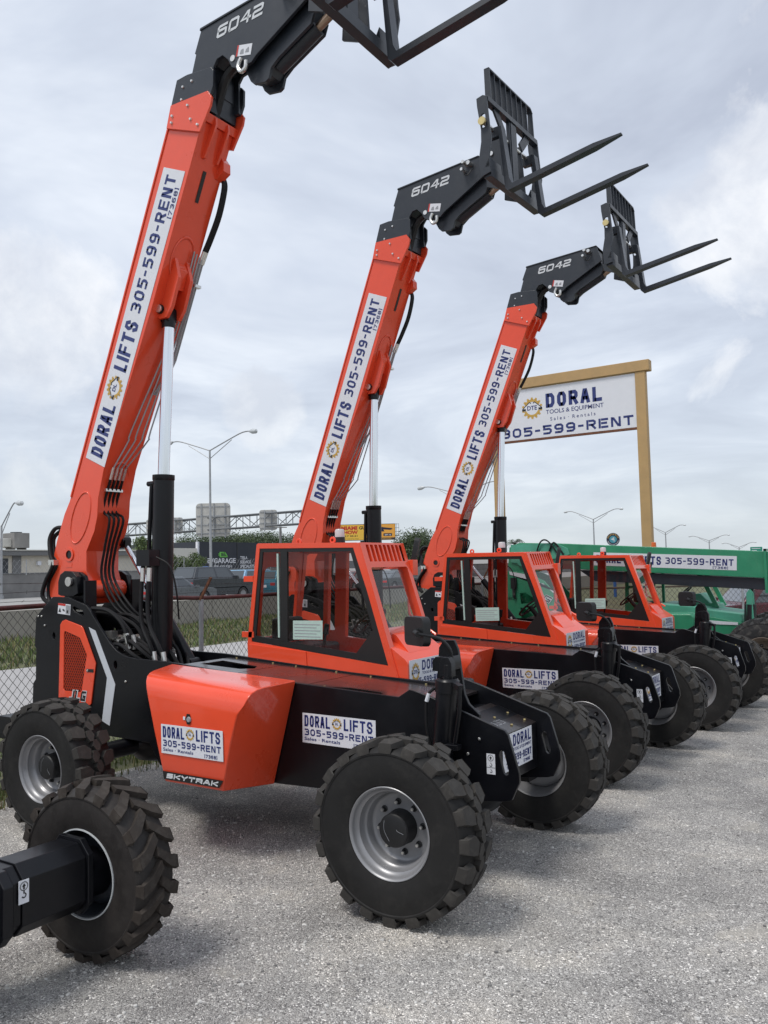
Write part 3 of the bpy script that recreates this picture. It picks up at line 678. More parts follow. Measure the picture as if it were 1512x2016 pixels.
    for sy in (-1,):
        decal('tow_sticker', root, (.276, -.4215, .828), (1, 0, 0), (0, 0, 1), .07, .15, [('label_black', [[Vector((0, .048)), Vector((.07, .048)), Vector((.07, .051)), Vector((0, .051))]]+ring(.035, .120, .024, .003)+arrow(.035, .12, .012)+hook(.035, .068, .012)+hook(.035, .022, .011))], plate='white')
    # ---- levelling cylinder with bracket plate, mirror
    mb = MB(); mb.xz([(-.24, 1.20), (-.185, 1.74), (-.14, 1.80), (-.045, 1.802), (-.012, 1.73), (.035, 1.385), (.07, 1.31), (.16, 1.235), (.16, 1.18), (-.24, 1.18)], -.295, -.262)
    mb.xz([(-.13, 1.58), (-.13, 1.66), (-.10, 1.69), (.0, 1.69), (.02, 1.64), (.01, 1.58)], -.50, -.295)
    mb.bb(-.25, .14, -.385, -.26, 1.17, 1.2)
    br = mb.build('cylinder_bracket', 'black', root, bevel=.006)
    mb = MB(); mb.lathe([(.012, 0), (.030, 0), (.030, .014), (.012, .014)], (.015, -.50, 1.645), (0, -1, 0), 16); mb.build('pin', 'steel', br)
    mb = MB(); mb.cyl((-.055, -.53, .88), (.01, -.53, 1.43), .082, n=24); mb.cyl((.01, -.53, 1.43), (.02, -.53, 1.52), .092, n=24); mb.lathe([(0, 0), (.078, 0), (.084, .012), (.092, .02)], (.021, -.53, 1.535), (0, 0, -1), 24)
    mb.cyl((.02, -.53, 1.50), (.03, -.53, 1.64), .040, n=14); mb.xz([(-.03, 1.55), (-.03, 1.65), (.0, 1.695), (.05, 1.695), (.075, 1.65), (.075, 1.55)], -.565, -.50)
    mb.bar((.10, -.57, 1.50), (.17, -.60, 1.48), .05, .04); mb.tube([(.16, -.60, 1.49), (.15, -.60, 1.30), (.10, -.595, 1.05)], .017, 8); mb.bb(.03, .14, -.63, -.56, 1.02, 1.06)
    mb.build('levelling_cylinder', 'black', root, bevel=.003)
    mb = MB(); mb.tube([(-.08, -.56, 1.46), (-.135, -.585, 1.38), (-.14, -.585, 1.15), (-.10, -.56, .95)], .012, 8); mb.tube([(-.115, -.585, 1.42), (-.135, -.59, 1.36)], .016, 8, 1); mb.build('hydraulic_hose', ['hose', 'white'], root)
    mb = MB()
    rot = Matrix.Rotation(R(-28), 3, 'Z')
    mp = rrect(-.155, .155, -.118, .118, .05, 5); c = Vector((-.245, -.50, 1.885))
    mb.plate([(a, b*(1.0+.15*(a < 0)*0)) for a, b in mp], lambda a, b, t: c+rot @ Vector((a*(1-abs(t)*1.2), t, b*(1-abs(t)*1.2))), .02, -.045)
    mr = mb.build('mirror', 'plastic', root, bevel=.018, seg=3)
    mb = MB(); mb.cyl(c+rot @ Vector((.05, -.04, .0)), c+rot @ Vector((.075, -.085, -.0)), .028, .022, 12); mb.cyl(c+rot @ Vector((.06, -.07, 0)), c+rot @ Vector((.135, -.085, -.015)), .024, n=12)
    mb.tube([c+rot @ Vector((.13, -.085, -.01)), (-.06, -.50, 1.83), (0.0, -.44, 1.74), (.0, -.42, 1.64)], .013, 8)
    mb.build('mirror_arm', 'plastic', mr)
    # ---- cab
    y0, y1 = .405, 1.20
    mb = MB()
    side = [(-2.876, 1.40), (-2.888, 1.62), (-2.743, 2.655), (-2.725, 2.668), (-1.462, 2.634), (-1.435, 2.618), (-1.02, 1.32), (-1.06, 1.30)]
    win = [(-2.701, 2.614), (-1.505, 2.586), (-1.099, 1.47), (-2.831, 1.648)]
    mb.xz(side, y0, y0+.055, [win])
    dwin = [(-2.70, 2.56), (-2.42, 2.555), (-2.46, 1.70), (-2.82, 1.72)]
    dwin2 = [(-2.36, 2.555), (-2.27, 2.552), (-2.30, 1.72), (-2.40, 1.72)]
    dwin3 = [(-2.12, 2.55), (-1.53, 2.53), (-1.17, 1.55), (-2.16, 1.66)]
    mb.xz(side, y1-.055, y1, [dwin, dwin2, dwin3])
    mb.plate([(-2.743, y0+.055), (-1.45, y0+.055), (-1.45, y1-.055), (-2.743, y1-.055)], lambda a, b, t: (a, b, 2.655-(a+2.743)*.027+t), -.04, .0, [[(-2.45, .6), (-1.7, .6), (-1.7, 1.0), (-2.45, 1.0)]])
    mb.plate([(-2.45, .6), (-1.7, .6), (-1.7, 1.0), (-2.45, 1.0)], lambda a, b, t: (a, b, 2.657-(a+2.743)*.027+t), -.03, .008)
    # rear wall
    def rearf(a, b, t): return (-2.876+(.133)*(b-1.5)/1.16+t, a, b)
    mb.plate([(y0+.055, 1.42), (y1-.055, 1.42), (y1-.055, 2.62), (y0+.055, 2.62)], rearf, 0, .04, [rrect(.52, 1.09, 1.68, 2.42, .07)])
    # sloped front: grille slots and windscreen opening
    fl = math.hypot(.41, 1.29)
    def frontf(a, b, t): return (-1.45+.413*b/fl+t*.95, a, 2.628-1.29*b/fl+t*.30)
    slots = [rrect(.495+.075*k, .495+.075*k+.050, .022, .195, .006, 2) for k in range(9)]
    mb.plate([(y0+.003, 0), (y1-.003, 0), (y1-.003, fl), (y0+.003, fl)], frontf, -.05, .022, slots+[rrect(y0+.075, y1-.065, .255, 1.05, .02, 2)])
    # floor and cowl
    mb.bb(-2.86, -1.05, y0+.06, y1-.06, 1.33, 1.38)
    mb.xz([(-1.30, 1.35), (-1.30, 1.72), (-1.14, 1.66), (-.955, 1.535), (-.93, 1.50), (-.93, 1.1), (-1.30, 1.1)], y0+.02, y1+.03)
    mb.xz([(-1.32, 1.6), (-1.32, 1.80), (-1.16, 1.74), (-1.02, 1.58)], .60, 1.0)
    for z in (1.72, 2.30): mb.bb(-2.93-(2.3-z)*.06, -2.80, y0+.0, y0+.03, z-.03, z+.03)
    mb.xz([(-2.86, 1.42), (-2.86, 1.62), (-2.10, 1.57), (-2.09, 1.40)], y0-.010, y0)
    for x in (-2.05, -2.5): mb.lathe([(.016, 0), (.036, 0), (.036, .016), (.016, .016)], (x, .80, 2.685), (0, 1, 0), 12)
    cab = mb.build('cab', 'orange', root, bevel=.009)
    mb = MB(); mb.add([(a, y0+.015, b) for a, b in [(-2.69, 2.603), (-1.513, 2.576), (-1.109, 1.482), (-2.82, 1.66)]], [(0, 1, 2, 3)]); mb.build('side_window', 'glass', cab)
    mb = MB()
    mb.xz([(-2.701, 2.612), (-1.507, 2.584), (-1.101, 1.472), (-2.829, 1.65)], y0+.008, y0+.024, [[(-2.665, 2.575), (-1.545, 2.55), (-1.30, 1.80), (-1.50, 1.575), (-2.775, 1.71)]])
    mb.xz([(-2.425, 2.58), (-2.335, 2.578), (-2.345, 1.665), (-2.44, 1.67)], y0+.004, y0+.030)
    mb.build('window_seal', 'label_black', cab)
    mb = MB(); mb.xz([(-2.472, 2.555), (-2.452, 2.555), (-2.446, 1.70), (-2.468, 1.70)], y0+.002, y0+.028); mb.build('window_rail', 'paper', cab)
    mb = MB(); mb.xz([(-2.268, 1.874), (-1.894, 1.880), (-1.898, 1.696), (-2.271, 1.686)], y0+.002, y0+.006)
    for k in range(5): mb.bb(-2.25, -1.92-.05*(k % 2), y0+.0005, y0+.0018, 1.715+.03*k, 1.722+.03*k, 1)
    mb.build('window_notice', ['paper', 'grey'], cab)
    mb = MB()
    mb.add([frontf(a, b, -.027) for a, b in [(y0+.09, .275), (y1-.08, .275), (y1-.08, 1.035), (y0+.09, 1.035)]], [(0, 1, 2, 3)]); mb.build('windscreen', 'clear', cab)
    mb = MB(); mb.bb(-2.65, -2.15, .58, 1.05, 1.40, 1.62); mb.bb(-2.74, -2.62, .60, 1.03, 1.62, 1.88); mb.build('seat', 'plastic', cab, bevel=.04, seg=3)
    c = Vector((-1.60, .80, 1.86)); ax = Vector((-.62, 0, .78)); mb = MB(); u_ = ax.orthogonal().normalized(); w_ = ax.cross(u_)
    pts = [c+(u_*math.cos(2*math.pi*k/24)+w_*math.sin(2*math.pi*k/24))*.185 for k in range(25)]; mb.tube(pts, .014, 8, sub=1)
    for k in range(3): mb.bar(c, c+(u_*math.cos(2.1*k)+w_*math.sin(2.1*k))*.185, .03, .012, upv=ax)
    mb.cyl(c-ax*.45, c, .035, n=10); mb.bb(-1.45, -1.25, .62, 1.0, 1.4, 1.70); mb.cyl((-2.0, .52, 1.45), (-1.93, .50, 1.75), .016, n=8); mb.cyl((-1.93, .50, 1.74), (-1.91, .50, 1.84), .030, .026, 10)
    mb.build('steering_wheel', 'plastic', cab)
    mb = MB(); mb.cyl((-2.10, 1.0, 2.63), (-2.10, 1.0, 2.72), .060, .055, 20); mb.lathe([(.052, 0), (.050, .07), (.040, .085), (0, .088)], (-2.10, 1.0, 2.72), (0, 0, 1), 20, 1); mb.build('beacon', ['plastic', 'lens'], cab)
    mb = MB(); mb.bb(-1.40, -1.32, y1, y1+.10, 2.30, 2.46); mb.build('mirror_mount', 'orange', cab, bevel=.006)
    mb = MB(); mb.tube([(-1.36, y1+.10, 2.38), (-1.34, y1+.16, 2.42), (-1.34, y1+.2, 2.50)], .018, 8)
    rt2 = Matrix.Rotation(R(25), 3, 'Z') @ Matrix.Rotation(R(12), 3, 'Y'); cc = Vector((-1.37, y1+.15, 2.55))
    mb.plate(rrect(-.085, .085, -.14, .14, .04), lambda a, b, t: cc+rt2 @ Vector((t, a, b)), -.03, .02); mb.build('cab_mirror', 'plastic', cab, bevel=.01)
    mb = MB(); mb.tube([(-1.37, y1+.02, 2.20), (-1.42, y1+.07, 2.12), (-1.42, y1+.07, 1.92), (-1.35, y1+.05, 1.86), (-1.08, y1+.02, 1.70)], .014, 8, sub=3); mb.build('grab_rail', 'orange', cab)
    decal('cab_sign', cab, (-.929, y0+.045, 1.235), (0, 1, 0), (0, 0, 1), .66, .29, sign_tools(.66, .29))
    # hose deck / fuel tank on the far side, below the cab
    mb = MB(); mb.bb(-3.0, -.62, .44, 1.16, .62, 1.30); tk = mb.build('side_tank', 'black', root, bevel=.03)
    # ---- boom (origin on its pivot so that it could be raised)
    mb = MB()
    bo = [(-3.30, 7.20), (-3.356, 7.074), (-4.331, 4.763), (-4.996, 3.218), (-5.088, 3.079), (-5.227, 2.776), (-5.40, 2.25), (-5.37, 2.14), (-4.97, 2.06), (-4.72, 2.06), (-4.64, 2.15), (-4.65, 2.30), (-4.70, 2.42), (-4.698, 2.644), (-4.56, 2.86), (-4.512, 3.02), (-4.495, 3.22), (-4.393, 3.561), (-3.621, 5.181), (-2.84, 7.0)]
    mb.xz(bo, -.22, .22)
    for sy in (-1, 1):
        # stiffening lip along the top edge, wrapper plate and embossed ovals
        mb.xz([(-3.32, 7.15), (-3.356, 7.074), (-4.331, 4.763), (-4.975, 3.27), (-4.955, 3.26), (-4.31, 4.755), (-3.335, 7.065), (-3.30, 7.14)], sy*.22, sy*.232)
    bdk = [(-3.30, 7.20), (-3.34, 7.06), (-2.85, 6.87), (-2.68, 7.14), (-2.70, 7.22), (-2.75, 7.255), (-3.24, 7.30)]
    mb.xz([(-3.278, 7.285), (-3.345, 7.058), (-2.855, 6.868), (-2.70, 7.10), (-2.68, 7.18), (-2.735, 7.262)], -.25, -.222); mb.xz([(-3.278, 7.285), (-3.345, 7.058), (-2.855, 6.868), (-2.70, 7.10), (-2.68, 7.18), (-2.735, 7.262)], .222, .25)
    mb.bar(Vector((-2.815, -.235, 7.04)), Vector((-2.815, .235, 7.04)), .05, .09, upv=(.39, 0, .92))
    for y in (-.09, .09): mb.xz([(-2.90, 7.00), (-2.77, 7.06), (-2.765, 6.98), (-2.86, 6.80), (-2.94, 6.68), (-2.98, 6.68)], y-.014, y+.014)
    # hose outlet on the far underside edge
    mb.xz([(-2.97, 6.82), (-2.90, 6.72), (-2.90, 6.62), (-3.02, 6.56), (-3.08, 6.58)], .14, .245)
    # lift bracket
    for y in (-.085, .085): mb.xz([(-3.50, 5.66), (-3.38, 5.72), (-3.33, 5.50), (-3.44, 5.20), (-3.52, 5.10), (-3.63, 5.10), (-3.68, 5.16)], y-.022, y+.022)
    mb.xz([(-3.50, 5.45), (-3.40, 5.69), (-3.36, 5.60), (-3.44, 5.40)], -.06, .06)
    # base tube and horn
    mb.cyl((-4.66, -.225, 2.22), (-4.66, .225, 2.22), .10, n=20)
    mb.xz([(-5.40, 2.28), (-5.47, 2.24), (-5.47, 2.20), (-5.38, 2.16)], -.19, .19)
    def oval(cx, cz, a, b, y, sy, t=.010, axis=Bd):
        v = []; n = 40
        for k in range(n):
            th = 2*math.pi*k/n; p = Vector((cx, 0, cz))+Bd*a*math.cos(th)+Bn*b*math.sin(th)
            o = (Bd*math.cos(th)/max(a, .01)+Bn*math.sin(th)/max(b, .01)).normalized()*.022
            v.append((p, o))
        for k in range(n):
            (p, o), (p2, o2) = v[k], v[(k+1) % n]; Y = Vector((0, y, 0)); T = Vector((0, sy*t, 0))
            mb.add([p-o*.5+Y, p+o*.5+Y, p2+o2*.5+Y, p2-o2*.5+Y, p-o*.2+Y+T, p+o*.2+Y+T, p2+o2*.2+Y+T, p2-o2*.2+Y+T], [(4, 5, 6, 7), (0, 4, 7, 3), (1, 2, 6, 5)], 0, True)
    oval(-4.80, 3.02, .30, .145, -.22, -1); oval(-4.80, 3.02, .30, .145, .22, 1)
    # ovals on the underside
    for dist, off in ((4.05, 0.0), (.92, 0.0)):
        c0 = Vector((-2.84, 0, 7.0))-Bd*(7.0-5.72)/.92 if dist > 2 else Vector((-4.46, 0, 3.40))
        n = 36
        for k in range(n):
            def pp(th, f):
                return c0+Bn*.004*0+Bd*(.24*f)*math.cos(th)+Vector((0, .145*f*math.sin(th), 0))
            a0, a1 = 2*math.pi*k/n, 2*math.pi*(k+1)/n; Tn = Bn*.010; b0 = Bn*.001
            mb.add([pp(a0, .93)+b0, pp(a0, 1.07)+b0, pp(a1, 1.07)+b0, pp(a1, .93)+b0, pp(a0, .97)+Tn, pp(a0, 1.03)+Tn, pp(a1, 1.03)+Tn, pp(a1, .97)+Tn], [(4, 5, 6, 7), (0, 4, 7, 3), (1, 2, 6, 5)], 0, True)
    boom = mb.build('boom', 'orange', root, bevel=.010, origin=PIV)
    mb = MB()
    for s_, l_, y in ((1.0, .33, -.02), (2.0, .18, .03)):                  # slots cut in the underside
        mb.cut(); p = Vector((-2.84, y, 7.0))-Bd*(s_-.55)+Bn*.003; mb.bar(p, p-Bd*l_, .045, .004, upv=Bn)
    for sy in (-1,):
        mb.cut(); mb.lathe([(0, 0), (.045, 0), (.045, .006)], (-4.994, sy*.2215, 2.613), (0, sy, 0), 16)
    mb.each('slot', 'label_black', boom, origin=PIV)
    mb = MB()
    for p in ((-3.25, 7.16), (-3.02, 7.20), (-2.98, 7.04), (-3.26, 7.09), (-2.88, 6.95)): mb.cut(); mb.cyl((p[0], -.25, p[1]), (p[0], -.266, p[1]), .017, .012, 10)
    mb.cut(); mb.lathe([(.05, 0), (.075, 0), (.075, .012), (.05, .012)], (-4.994, -.221, 2.613), (0, -1, 0), 20, 1); mb.bb(-5.06, -4.95, -.224, -.2205, 2.47, 2.52, 1)
    mb.each('bolt', ['steel', 'orange'], boom, origin=PIV)
    dl = Vector((-3.43+4.719, 0, 6.655-3.68)).length
    decal('boom_sign', boom, Vector((-4.705, -.2222, 3.665)), (-3.43+4.719, 0, 6.655-3.68), Vector((-.92, 0, .392)), dl, .345, sign_long(dl, .345), origin=PIV) if False else None
    Ub = Vector((-3.43+4.719, 0, 6.655-3.68)).normalized(); Vb = Vector((-Ub.z, 0, Ub.x))
    decal('boom_sign', boom, Vector((-4.385, -.2222, 3.555)), Ub, Vb, dl, .345, sign_long(dl, .345), origin=PIV)
    # black tip, goose neck, tilt cylinder
    mb = MB()
    col = [(-3.197, 7.536), (-3.290, 7.27), (-2.72, 7.20), (-2.672, 7.30), (-2.665, 7.46), (-2.70, 7.505), (-3.03, 7.545)]
    mb.xz(col, -.238, -.205); mb.xz(col, .205, .238); mb.xz([(-3.17, 7.50), (-3.25, 7.2), (-2.78, 7.1), (-2.75, 7.4), (-2.9, 7.5)], -.205, .205)
    neck = [(-3.06, 7.2), (-3.02, 7.535), (-2.946, 7.754), (-2.968, 7.762), (-2.87, 7.985), (-1.54, 8.05), (-1.46, 7.77), (-2.12, 7.44), (-2.18, 7.39), (-2.338, 7.375), (-2.45, 7.43), (-2.50, 7.53), (-2.57, 7.60), (-2.65, 7.59), (-2.70, 7.53), (-2.70, 7.2)]
    mb.xz(neck, -.20, -.165); mb.xz(neck, .165, .20)
    mb.xz([(-3.03, 7.3), (-2.99, 7.535), (-2.93, 7.74), (-2.85, 7.955), (-1.55, 8.02), (-1.52, 7.80), (-2.2, 7.55), (-2.6, 7.72), (-2.75, 7.6), (-2.75, 7.3)], -.165, .165)
    mb.xz([(-2.885, 7.975), (-2.875, 8.000), (-1.54, 8.066), (-1.53, 8.048)], -.212, .212)
    for sy in (-1, 1): mb.xz([(-2.36, 7.44), (-2.27, 7.26), (-2.225, 7.215), (-2.07, 7.19), (-2.03, 7.21), (-2.0, 7.31), (-1.90, 7.38), (-1.50, 7.56), (-1.46, 7.66), (-1.5, 7.79), (-2.15, 7.52)], sy*.085, sy*.12)
    mb.xz([(-2.30, 7.46), (-2.20, 7.27), (-2.05, 7.27), (-1.95, 7.40), (-1.52, 7.60), (-1.5, 7.79), (-2.15, 7.52)], -.085, .085)
    mb.cyl((-2.0, 0, 7.36), (-1.50, 0, 7.585), .075, n=18)
    head = mb.build('boom_head', 'glare_black', boom, bevel=.006, origin=PIV)
    mb = MB(); mb.cyl((-1.53, 0, 7.57), (-1.20, 0, 7.72), .042, n=14)
    mb.build('tilt_rod', 'bronze', boom, origin=PIV)
    mb = MB()
    for p in ((-3.10, 7.43), (-2.97, 7.45), (-3.12, 7.30)): mb.cut(); mb.cyl((p[0], -.238, p[1]), (p[0], -.252, p[1]), .016, .012, 10)
    mb.cut(); mb.cyl((-1.72, -.20, 7.98), (-1.72, -.34, 7.985), .025, n=10); mb.cyl((-1.76, -.20, 7.90), (-1.76, -.31, 7.905), .022, n=10); mb.cyl((-1.66, -.20, 7.97), (-1.66, -.30, 7.97), .030, n=10)
    mb.cut(); mb.tube([(-2.30, -.22, 7.46), (-2.33, -.23, 7.38), (-2.29, -.235, 7.31), (-2.23, -.235, 7.33), (-2.225, -.23, 7.40)], .022, 8)
    mb.cut(); mb.lathe([(0, 0), (.032, 0), (.032, .008), (0, .010)], (-2.43, -.20, 7.515), (0, -1, 0), 14)
    mb.each('fitting', 'steel', boom, origin=PIV)
    mb = MB()
    mb.tube([(-1.73, -.32, 7.90), (-1.70, -.36, 7.80), (-1.66, -.33, 7.78), (-1.62, -.28, 7.86)], .007, 6)
    mb.cut(); mb.tube([(-2.50, -.05, 7.56), (-2.66, -.05, 7.48), (-2.78, -.05, 7.25), (-2.84, -.05, 7.05)], .05, 8); mb.each('drive_chain', 'plastic', boom, origin=PIV)
    decal('model_number', boom, (-2.655, -.2005, 7.80), (1, 0, .03), (-.0, 0, 1), .69, .125, [('letter_white', strokes('6042', HV, 0, 0, .62, .122, .0265, .18, .32))], plate=None, origin=PIV)
    decal('caution_sticker', boom, (-2.385, -.2015, 7.515), (1, 0, -.25), (.08, 0, 1), .20, .11, [('red', [[Vector((0, 0)), Vector((.02, 0)), Vector((.02, .11)), Vector((0, .11))]]), ('grey', [[Vector((.05, .02)), Vector((.10, .02)), Vector((.09, .07)), Vector((.06, .06))], [Vector((.12, .03)), Vector((.17, .03)), Vector((.16, .08)), Vector((.13, .06))]])], origin=PIV)
    # fork carriage
    mb = MB(); ox, oz = .145, .12
    cs = [(-1.331, 8.365), (-1.237, 8.384), (-1.185, 8.36), (-1.178, 8.22), (-1.159, 7.959), (-1.145, 7.835), (-1.192, 7.621), (-1.177, 7.434), (-1.302, 7.41), (-1.325, 7.477), (-1.334, 7.64), (-1.292, 7.828), (-1.287, 7.974), (-1.327, 8.269)]
    T = lambda pl: [(a+ox, b+oz) for a, b in pl]
    for y in (-.78, .75): mb.xz(T(cs), y, y+.03, [T(rrect(-1.275, -1.215, 7.99, 8.16, .028))])
    bs = [(-1.262, 8.36), (-1.262, 8.749), (-1.188, 8.763), (-1.180, 8.36)]
    mb.xz(T(bs), -.66, -.635); mb.xz(T([(-1.262, 8.36), (-1.258, 8.70), (-1.19, 8.71), (-1.180, 8.36)]), .635, .66)
    for k in range(7): mb.xz(T([(a-.012 if a < -1.22 else a, b) for a, b in bs]), -.52+.16*k, -.505+.16*k)
    mb.bar((-1.225+ox, -.66, 8.752+oz), (-1.225+ox, .60, 8.752+oz), .076, .022); mb.bar((-1.225+ox, .60, 8.752+oz), (-1.225+ox, .66, 8.70+oz), .076, .022)
    mb.bb(-1.265+ox, -1.175+ox, -.75, .75, 8.31+oz, 8.375+oz); mb.bb(-1.29+ox, -1.18+ox, -.75, .75, 7.395+oz, 7.505+oz)
    for sy in (-1, 1):
        mb.xz(T([(-1.50, 7.50), (-1.46, 7.98), (-1.36, 8.14), (-1.22, 8.12), (-1.18, 7.45), (-1.30, 7.42)]), sy*.25, sy*.28)
        mb.bar((-1.22+ox, sy*.25, 8.1+oz), (-1.22+ox, sy*.50, 8.33+oz), .03, .12, upv=(0, 1, 0))
        mb.bb(-1.25+ox, -1.20+ox, sy*.09-.02, sy*.09+.02, 7.48+oz, 8.33+oz)
        mb.xz(T([(-1.26, 7.5), (-1.18, 7.5), (-1.19, 7.62)]), sy*.78, sy*.45)
    mb.bb(-1.25+ox, -1.19+ox, -.08, .08, 7.50+oz, 8.34+oz)
    mb.v = [(x-.05, y, 8.38+(z-8.38)*1.085) for x, y, z in mb.v]
    car = mb.build('fork_carriage', 'glare_black', boom, bevel=.004, origin=PIV)
    mb = MB(); mb.cyl((-1.245+ox, -.83, 8.035+oz), (-1.245+ox, .80, 8.035+oz), .028, n=14); mb.cyl((-1.245+ox, -.835, 8.035+oz), (-1.245+ox, -.80, 8.035+oz), .052, n=18, mi=1)
    mb.cyl((-1.40+ox, -.30, 7.86+oz), (-1.40+ox, .30, 7.86+oz), .03, n=12)
    mb.v = [(x-.05, y, z) for x, y, z in mb.v]; mb.build('fork_shaft', ['steel', 'brass'], boom, origin=PIV)
    for y in (-.5, .5):
        mb = MB(); fk = [(-1.005, 8.18), (-.960, 8.18), (-.885, 7.46), (-.85, 7.385), (.20, 7.548), (.525, 7.582), (.53, 7.560), (.20, 7.493), (-.83, 7.318), (-.91, 7.305), (-.945, 7.34)]
        n = len(fk); vs = []
        for sy in (-1, 1):
            for (a, b) in fk:
                hw = .062 if a < .3 else .024
                vs.append((a, y+sy*hw, b))
        fs = [tuple(range(n)), tuple(range(2*n-1, n-1, -1))]+[(i, (i+1) % n, n+(i+1) % n, n+i) for i in range(n)]
        mb.add(vs, [f for f in fs[2:]]); tri = tessellate_polygon([[Vector((a, b, 0)) for a, b in fk]])
        mb.add(vs, [tuple(t) for t in tri]+[tuple(i+n for i in reversed(t)) for t in tri])
        mb.bb(-1.145, -.985, y-.04, y+.04, 8.07, 8.20)
        mb.v = [(x-.05*(.53-x)/1.45, yq, z-.025) for x, yq, z in mb.v]; mb.build('fork', 'glare_black', boom, origin=PIV)
    # hydraulic lines on the boom
    mb = MB()
    for k in range(4):
        yk = -.13+.055*k; ya = .10+.035*k; u0 = Vector((-4.393, 0, 3.561))
        a = Vector((-3.70, ya, 5.02-.02*k))+Bn*.05; b = Vector((-4.20+.05*k, (yk*.6+ya*.4), 3.98))+Bn*.045; c = Vector((-4.385, yk, 3.575))+Bn*.045
        mb.cut(); mb.tube([a+Bd*.9, a, b, b-Bd*.12, c], .0085, 6, 0, sub=4)
        mb.cyl(c, c-Bd*.14, .017, n=8, mi=1)
        d = c-Bd*.14
        mb.tube([d, d-Bd*.35+Bn*.015, Vector((-4.50+.01*k, yk, 3.02))+Bn*.09, Vector((-4.60, yk*.9, 2.70))+Bn*.09, Vector((-4.60+.02*k, yk*.7, 2.35)), Vector((-4.40+.05*k, yk*.6, 2.02)), Vector((-4.05, yk*.8+.1, 1.80)), Vector((-3.9, .1+yk, 1.55))], .0145, 8, 2)
    for s_ in (.55, .16): 
        mb.cut(); p = Vector((-4.46, 0, 3.42))-Bd*s_*.6+Bn*.045; mb.bb(p.x-.02, p.x+.02, -.16, .07, p.z-.015, p.z+.015, 1)
    for k in range(3):                                                     # far edge pipes and hoses
        o_ = .022*k; mb.cut()
        ln = lambda q, n_: Vector((-2.84, .235+o_, 7.0))-Bd*q+Bn*n_
        mb.tube([ln(.42, -.02), ln(.52, .045), ln(.80, .075), ln(1.05, .05), ln(1.22, .02)], .017, 8, 2)
        mb.cyl(ln(1.22, .02), ln(1.36, .005), .018, n=8, mi=1)
        mb.tube([ln(1.36, .005), ln(2.45, .0), Vector((-3.80, .21+o_*.5, 4.66)), Vector((-3.98, .12+o_*.5, 4.36))], .010, 6, 0, sub=1)
    mb.cut(); mb.bb(-3.47, -3.42, .215, .31, 5.50, 5.53, 1)
    for k in range(2):                                                     # hoses behind the boom heel
        mb.cut(); mb.tube([(-5.19+.0*k, -.16+.05*k, 2.93), (-5.30, -.19+.05*k, 2.92-.04*k), (-5.36, -.22+.05*k, 2.80), (-5.30, -.25+.05*k, 2.62), (-5.24+.02*k, -.26+.05*k, 2.50), (-5.36, -.27+.05*k, 2.32), (-5.42+.05*k, -.27+.05*k, 2.15), (-5.30, -.25, 2.05)], .024, 8, 2)
    mb.cut(); mb.bb(-5.30, -5.20, -.28, -.18, 2.50, 2.56, 1)
    mb.each('hydraulic_line', ['galv', 'steel', 'hose'], boom, origin=PIV)
    # ---- lift cylinder
    mb = MB(); b0, b1, r0 = Vector((-3.74, 0, 1.42)), Vector((-3.692, 0, 3.43)), .112
    mb.cyl(b0, b1, r0, n=28); mb.lathe([(0, 0), (r0*1.05, 0), (r0*1.05, .05), (r0, .06)], b1, b0-b1, 28)
    mb.tube([b1+Vector((-.09, -.08, -.10)), b1+Vector((-.095, -.085, -.16)), b0+Vector((-.095, -.085, 1.1)), b0+Vector((-.095, -.085, .6))], .022, 8)
    mb.cyl(b1+Vector((-.15, -.08, -.09)), b1+Vector((-.05, -.08, -.09)), .028, n=10)
    mb.bb(-3.85, -3.65, -.24, -.10, 2.46, 2.63)
    lc = mb.build('lift_cylinder', 'black', root, bevel=.004)
    mb = MB(); mb.cyl(b1, (-3.600, 0, 5.06), .062, n=24); mb.build('rod', 'chrome', lc)
    mb = MB(); mb.cyl((-3.603, 0, 5.02), (-3.600, 0, 5.10), .072, n=20); mb.bb(-3.66, -3.54, -.06, .06, 5.08, 5.22); mb.cyl((-3.60, -.13, 5.20), (-3.60, .13, 5.20), .05, n=16); mb.cyl((-3.60, -.15, 5.20), (-3.60, -.13, 5.20), .042, n=16, mi=1); mb.build('clevis', ['black', 'steel'], lc, bevel=.004)
    mb = MB()
    for k in range(2):
        mb.cut(); mb.tube([(-3.79+.10*k, -.20, 2.46), (-3.80+.10*k, -.22, 2.1), (-3.76+.11*k, -.24, 1.85), (-3.62+.12*k, -.26, 1.65), (-3.57+.14*k, -.24, 1.50)], .022, 8)
        mb.cyl((-3.79+.10*k, -.20, 2.44), (-3.792+.10*k, -.205, 2.30), .027, n=10, mi=1); mb.cyl((-3.585+.14*k, -.243, 1.58), (-3.565+.14*k, -.24, 1.47), .027, n=10, mi=1)
    mb.cut(); mb.tube([(-3.62, -.17, 2.55), (-3.45, -.14, 2.45), (-3.40, -.1, 2.2), (-3.45, -.02, 1.9)], .009, 6); mb.each('hose', ['hose', 'steel'], lc)
    # ---- compensating cylinder on the far side
    mb = MB(); mb.cyl((-4.24, .26, 2.255), (-3.52, .27, 1.36), .055, n=16); mb.cyl((-3.56, .20, 1.40), (-3.56, .34, 1.40), .07, n=14); 
    cc_ = mb.build('compensating_cylinder', 'black', root, bevel=.004)
    mb = MB(); mb.cyl((-4.64, .26, 2.73), (-4.24, .26, 2.255), .030, n=14); mb.build('rod', 'chrome', cc_)
    mb = MB(); mb.cyl((-4.65, .20, 2.76), (-4.65, .32, 2.76), .055, n=14); mb.bb(-4.68, -4.58, .22, .30, 2.68, 2.77); mb.build('clevis', 'black', cc_)
    # ---- valve block and hoses in the well behind the deck
    mb = MB(); rnd = random.Random(3)
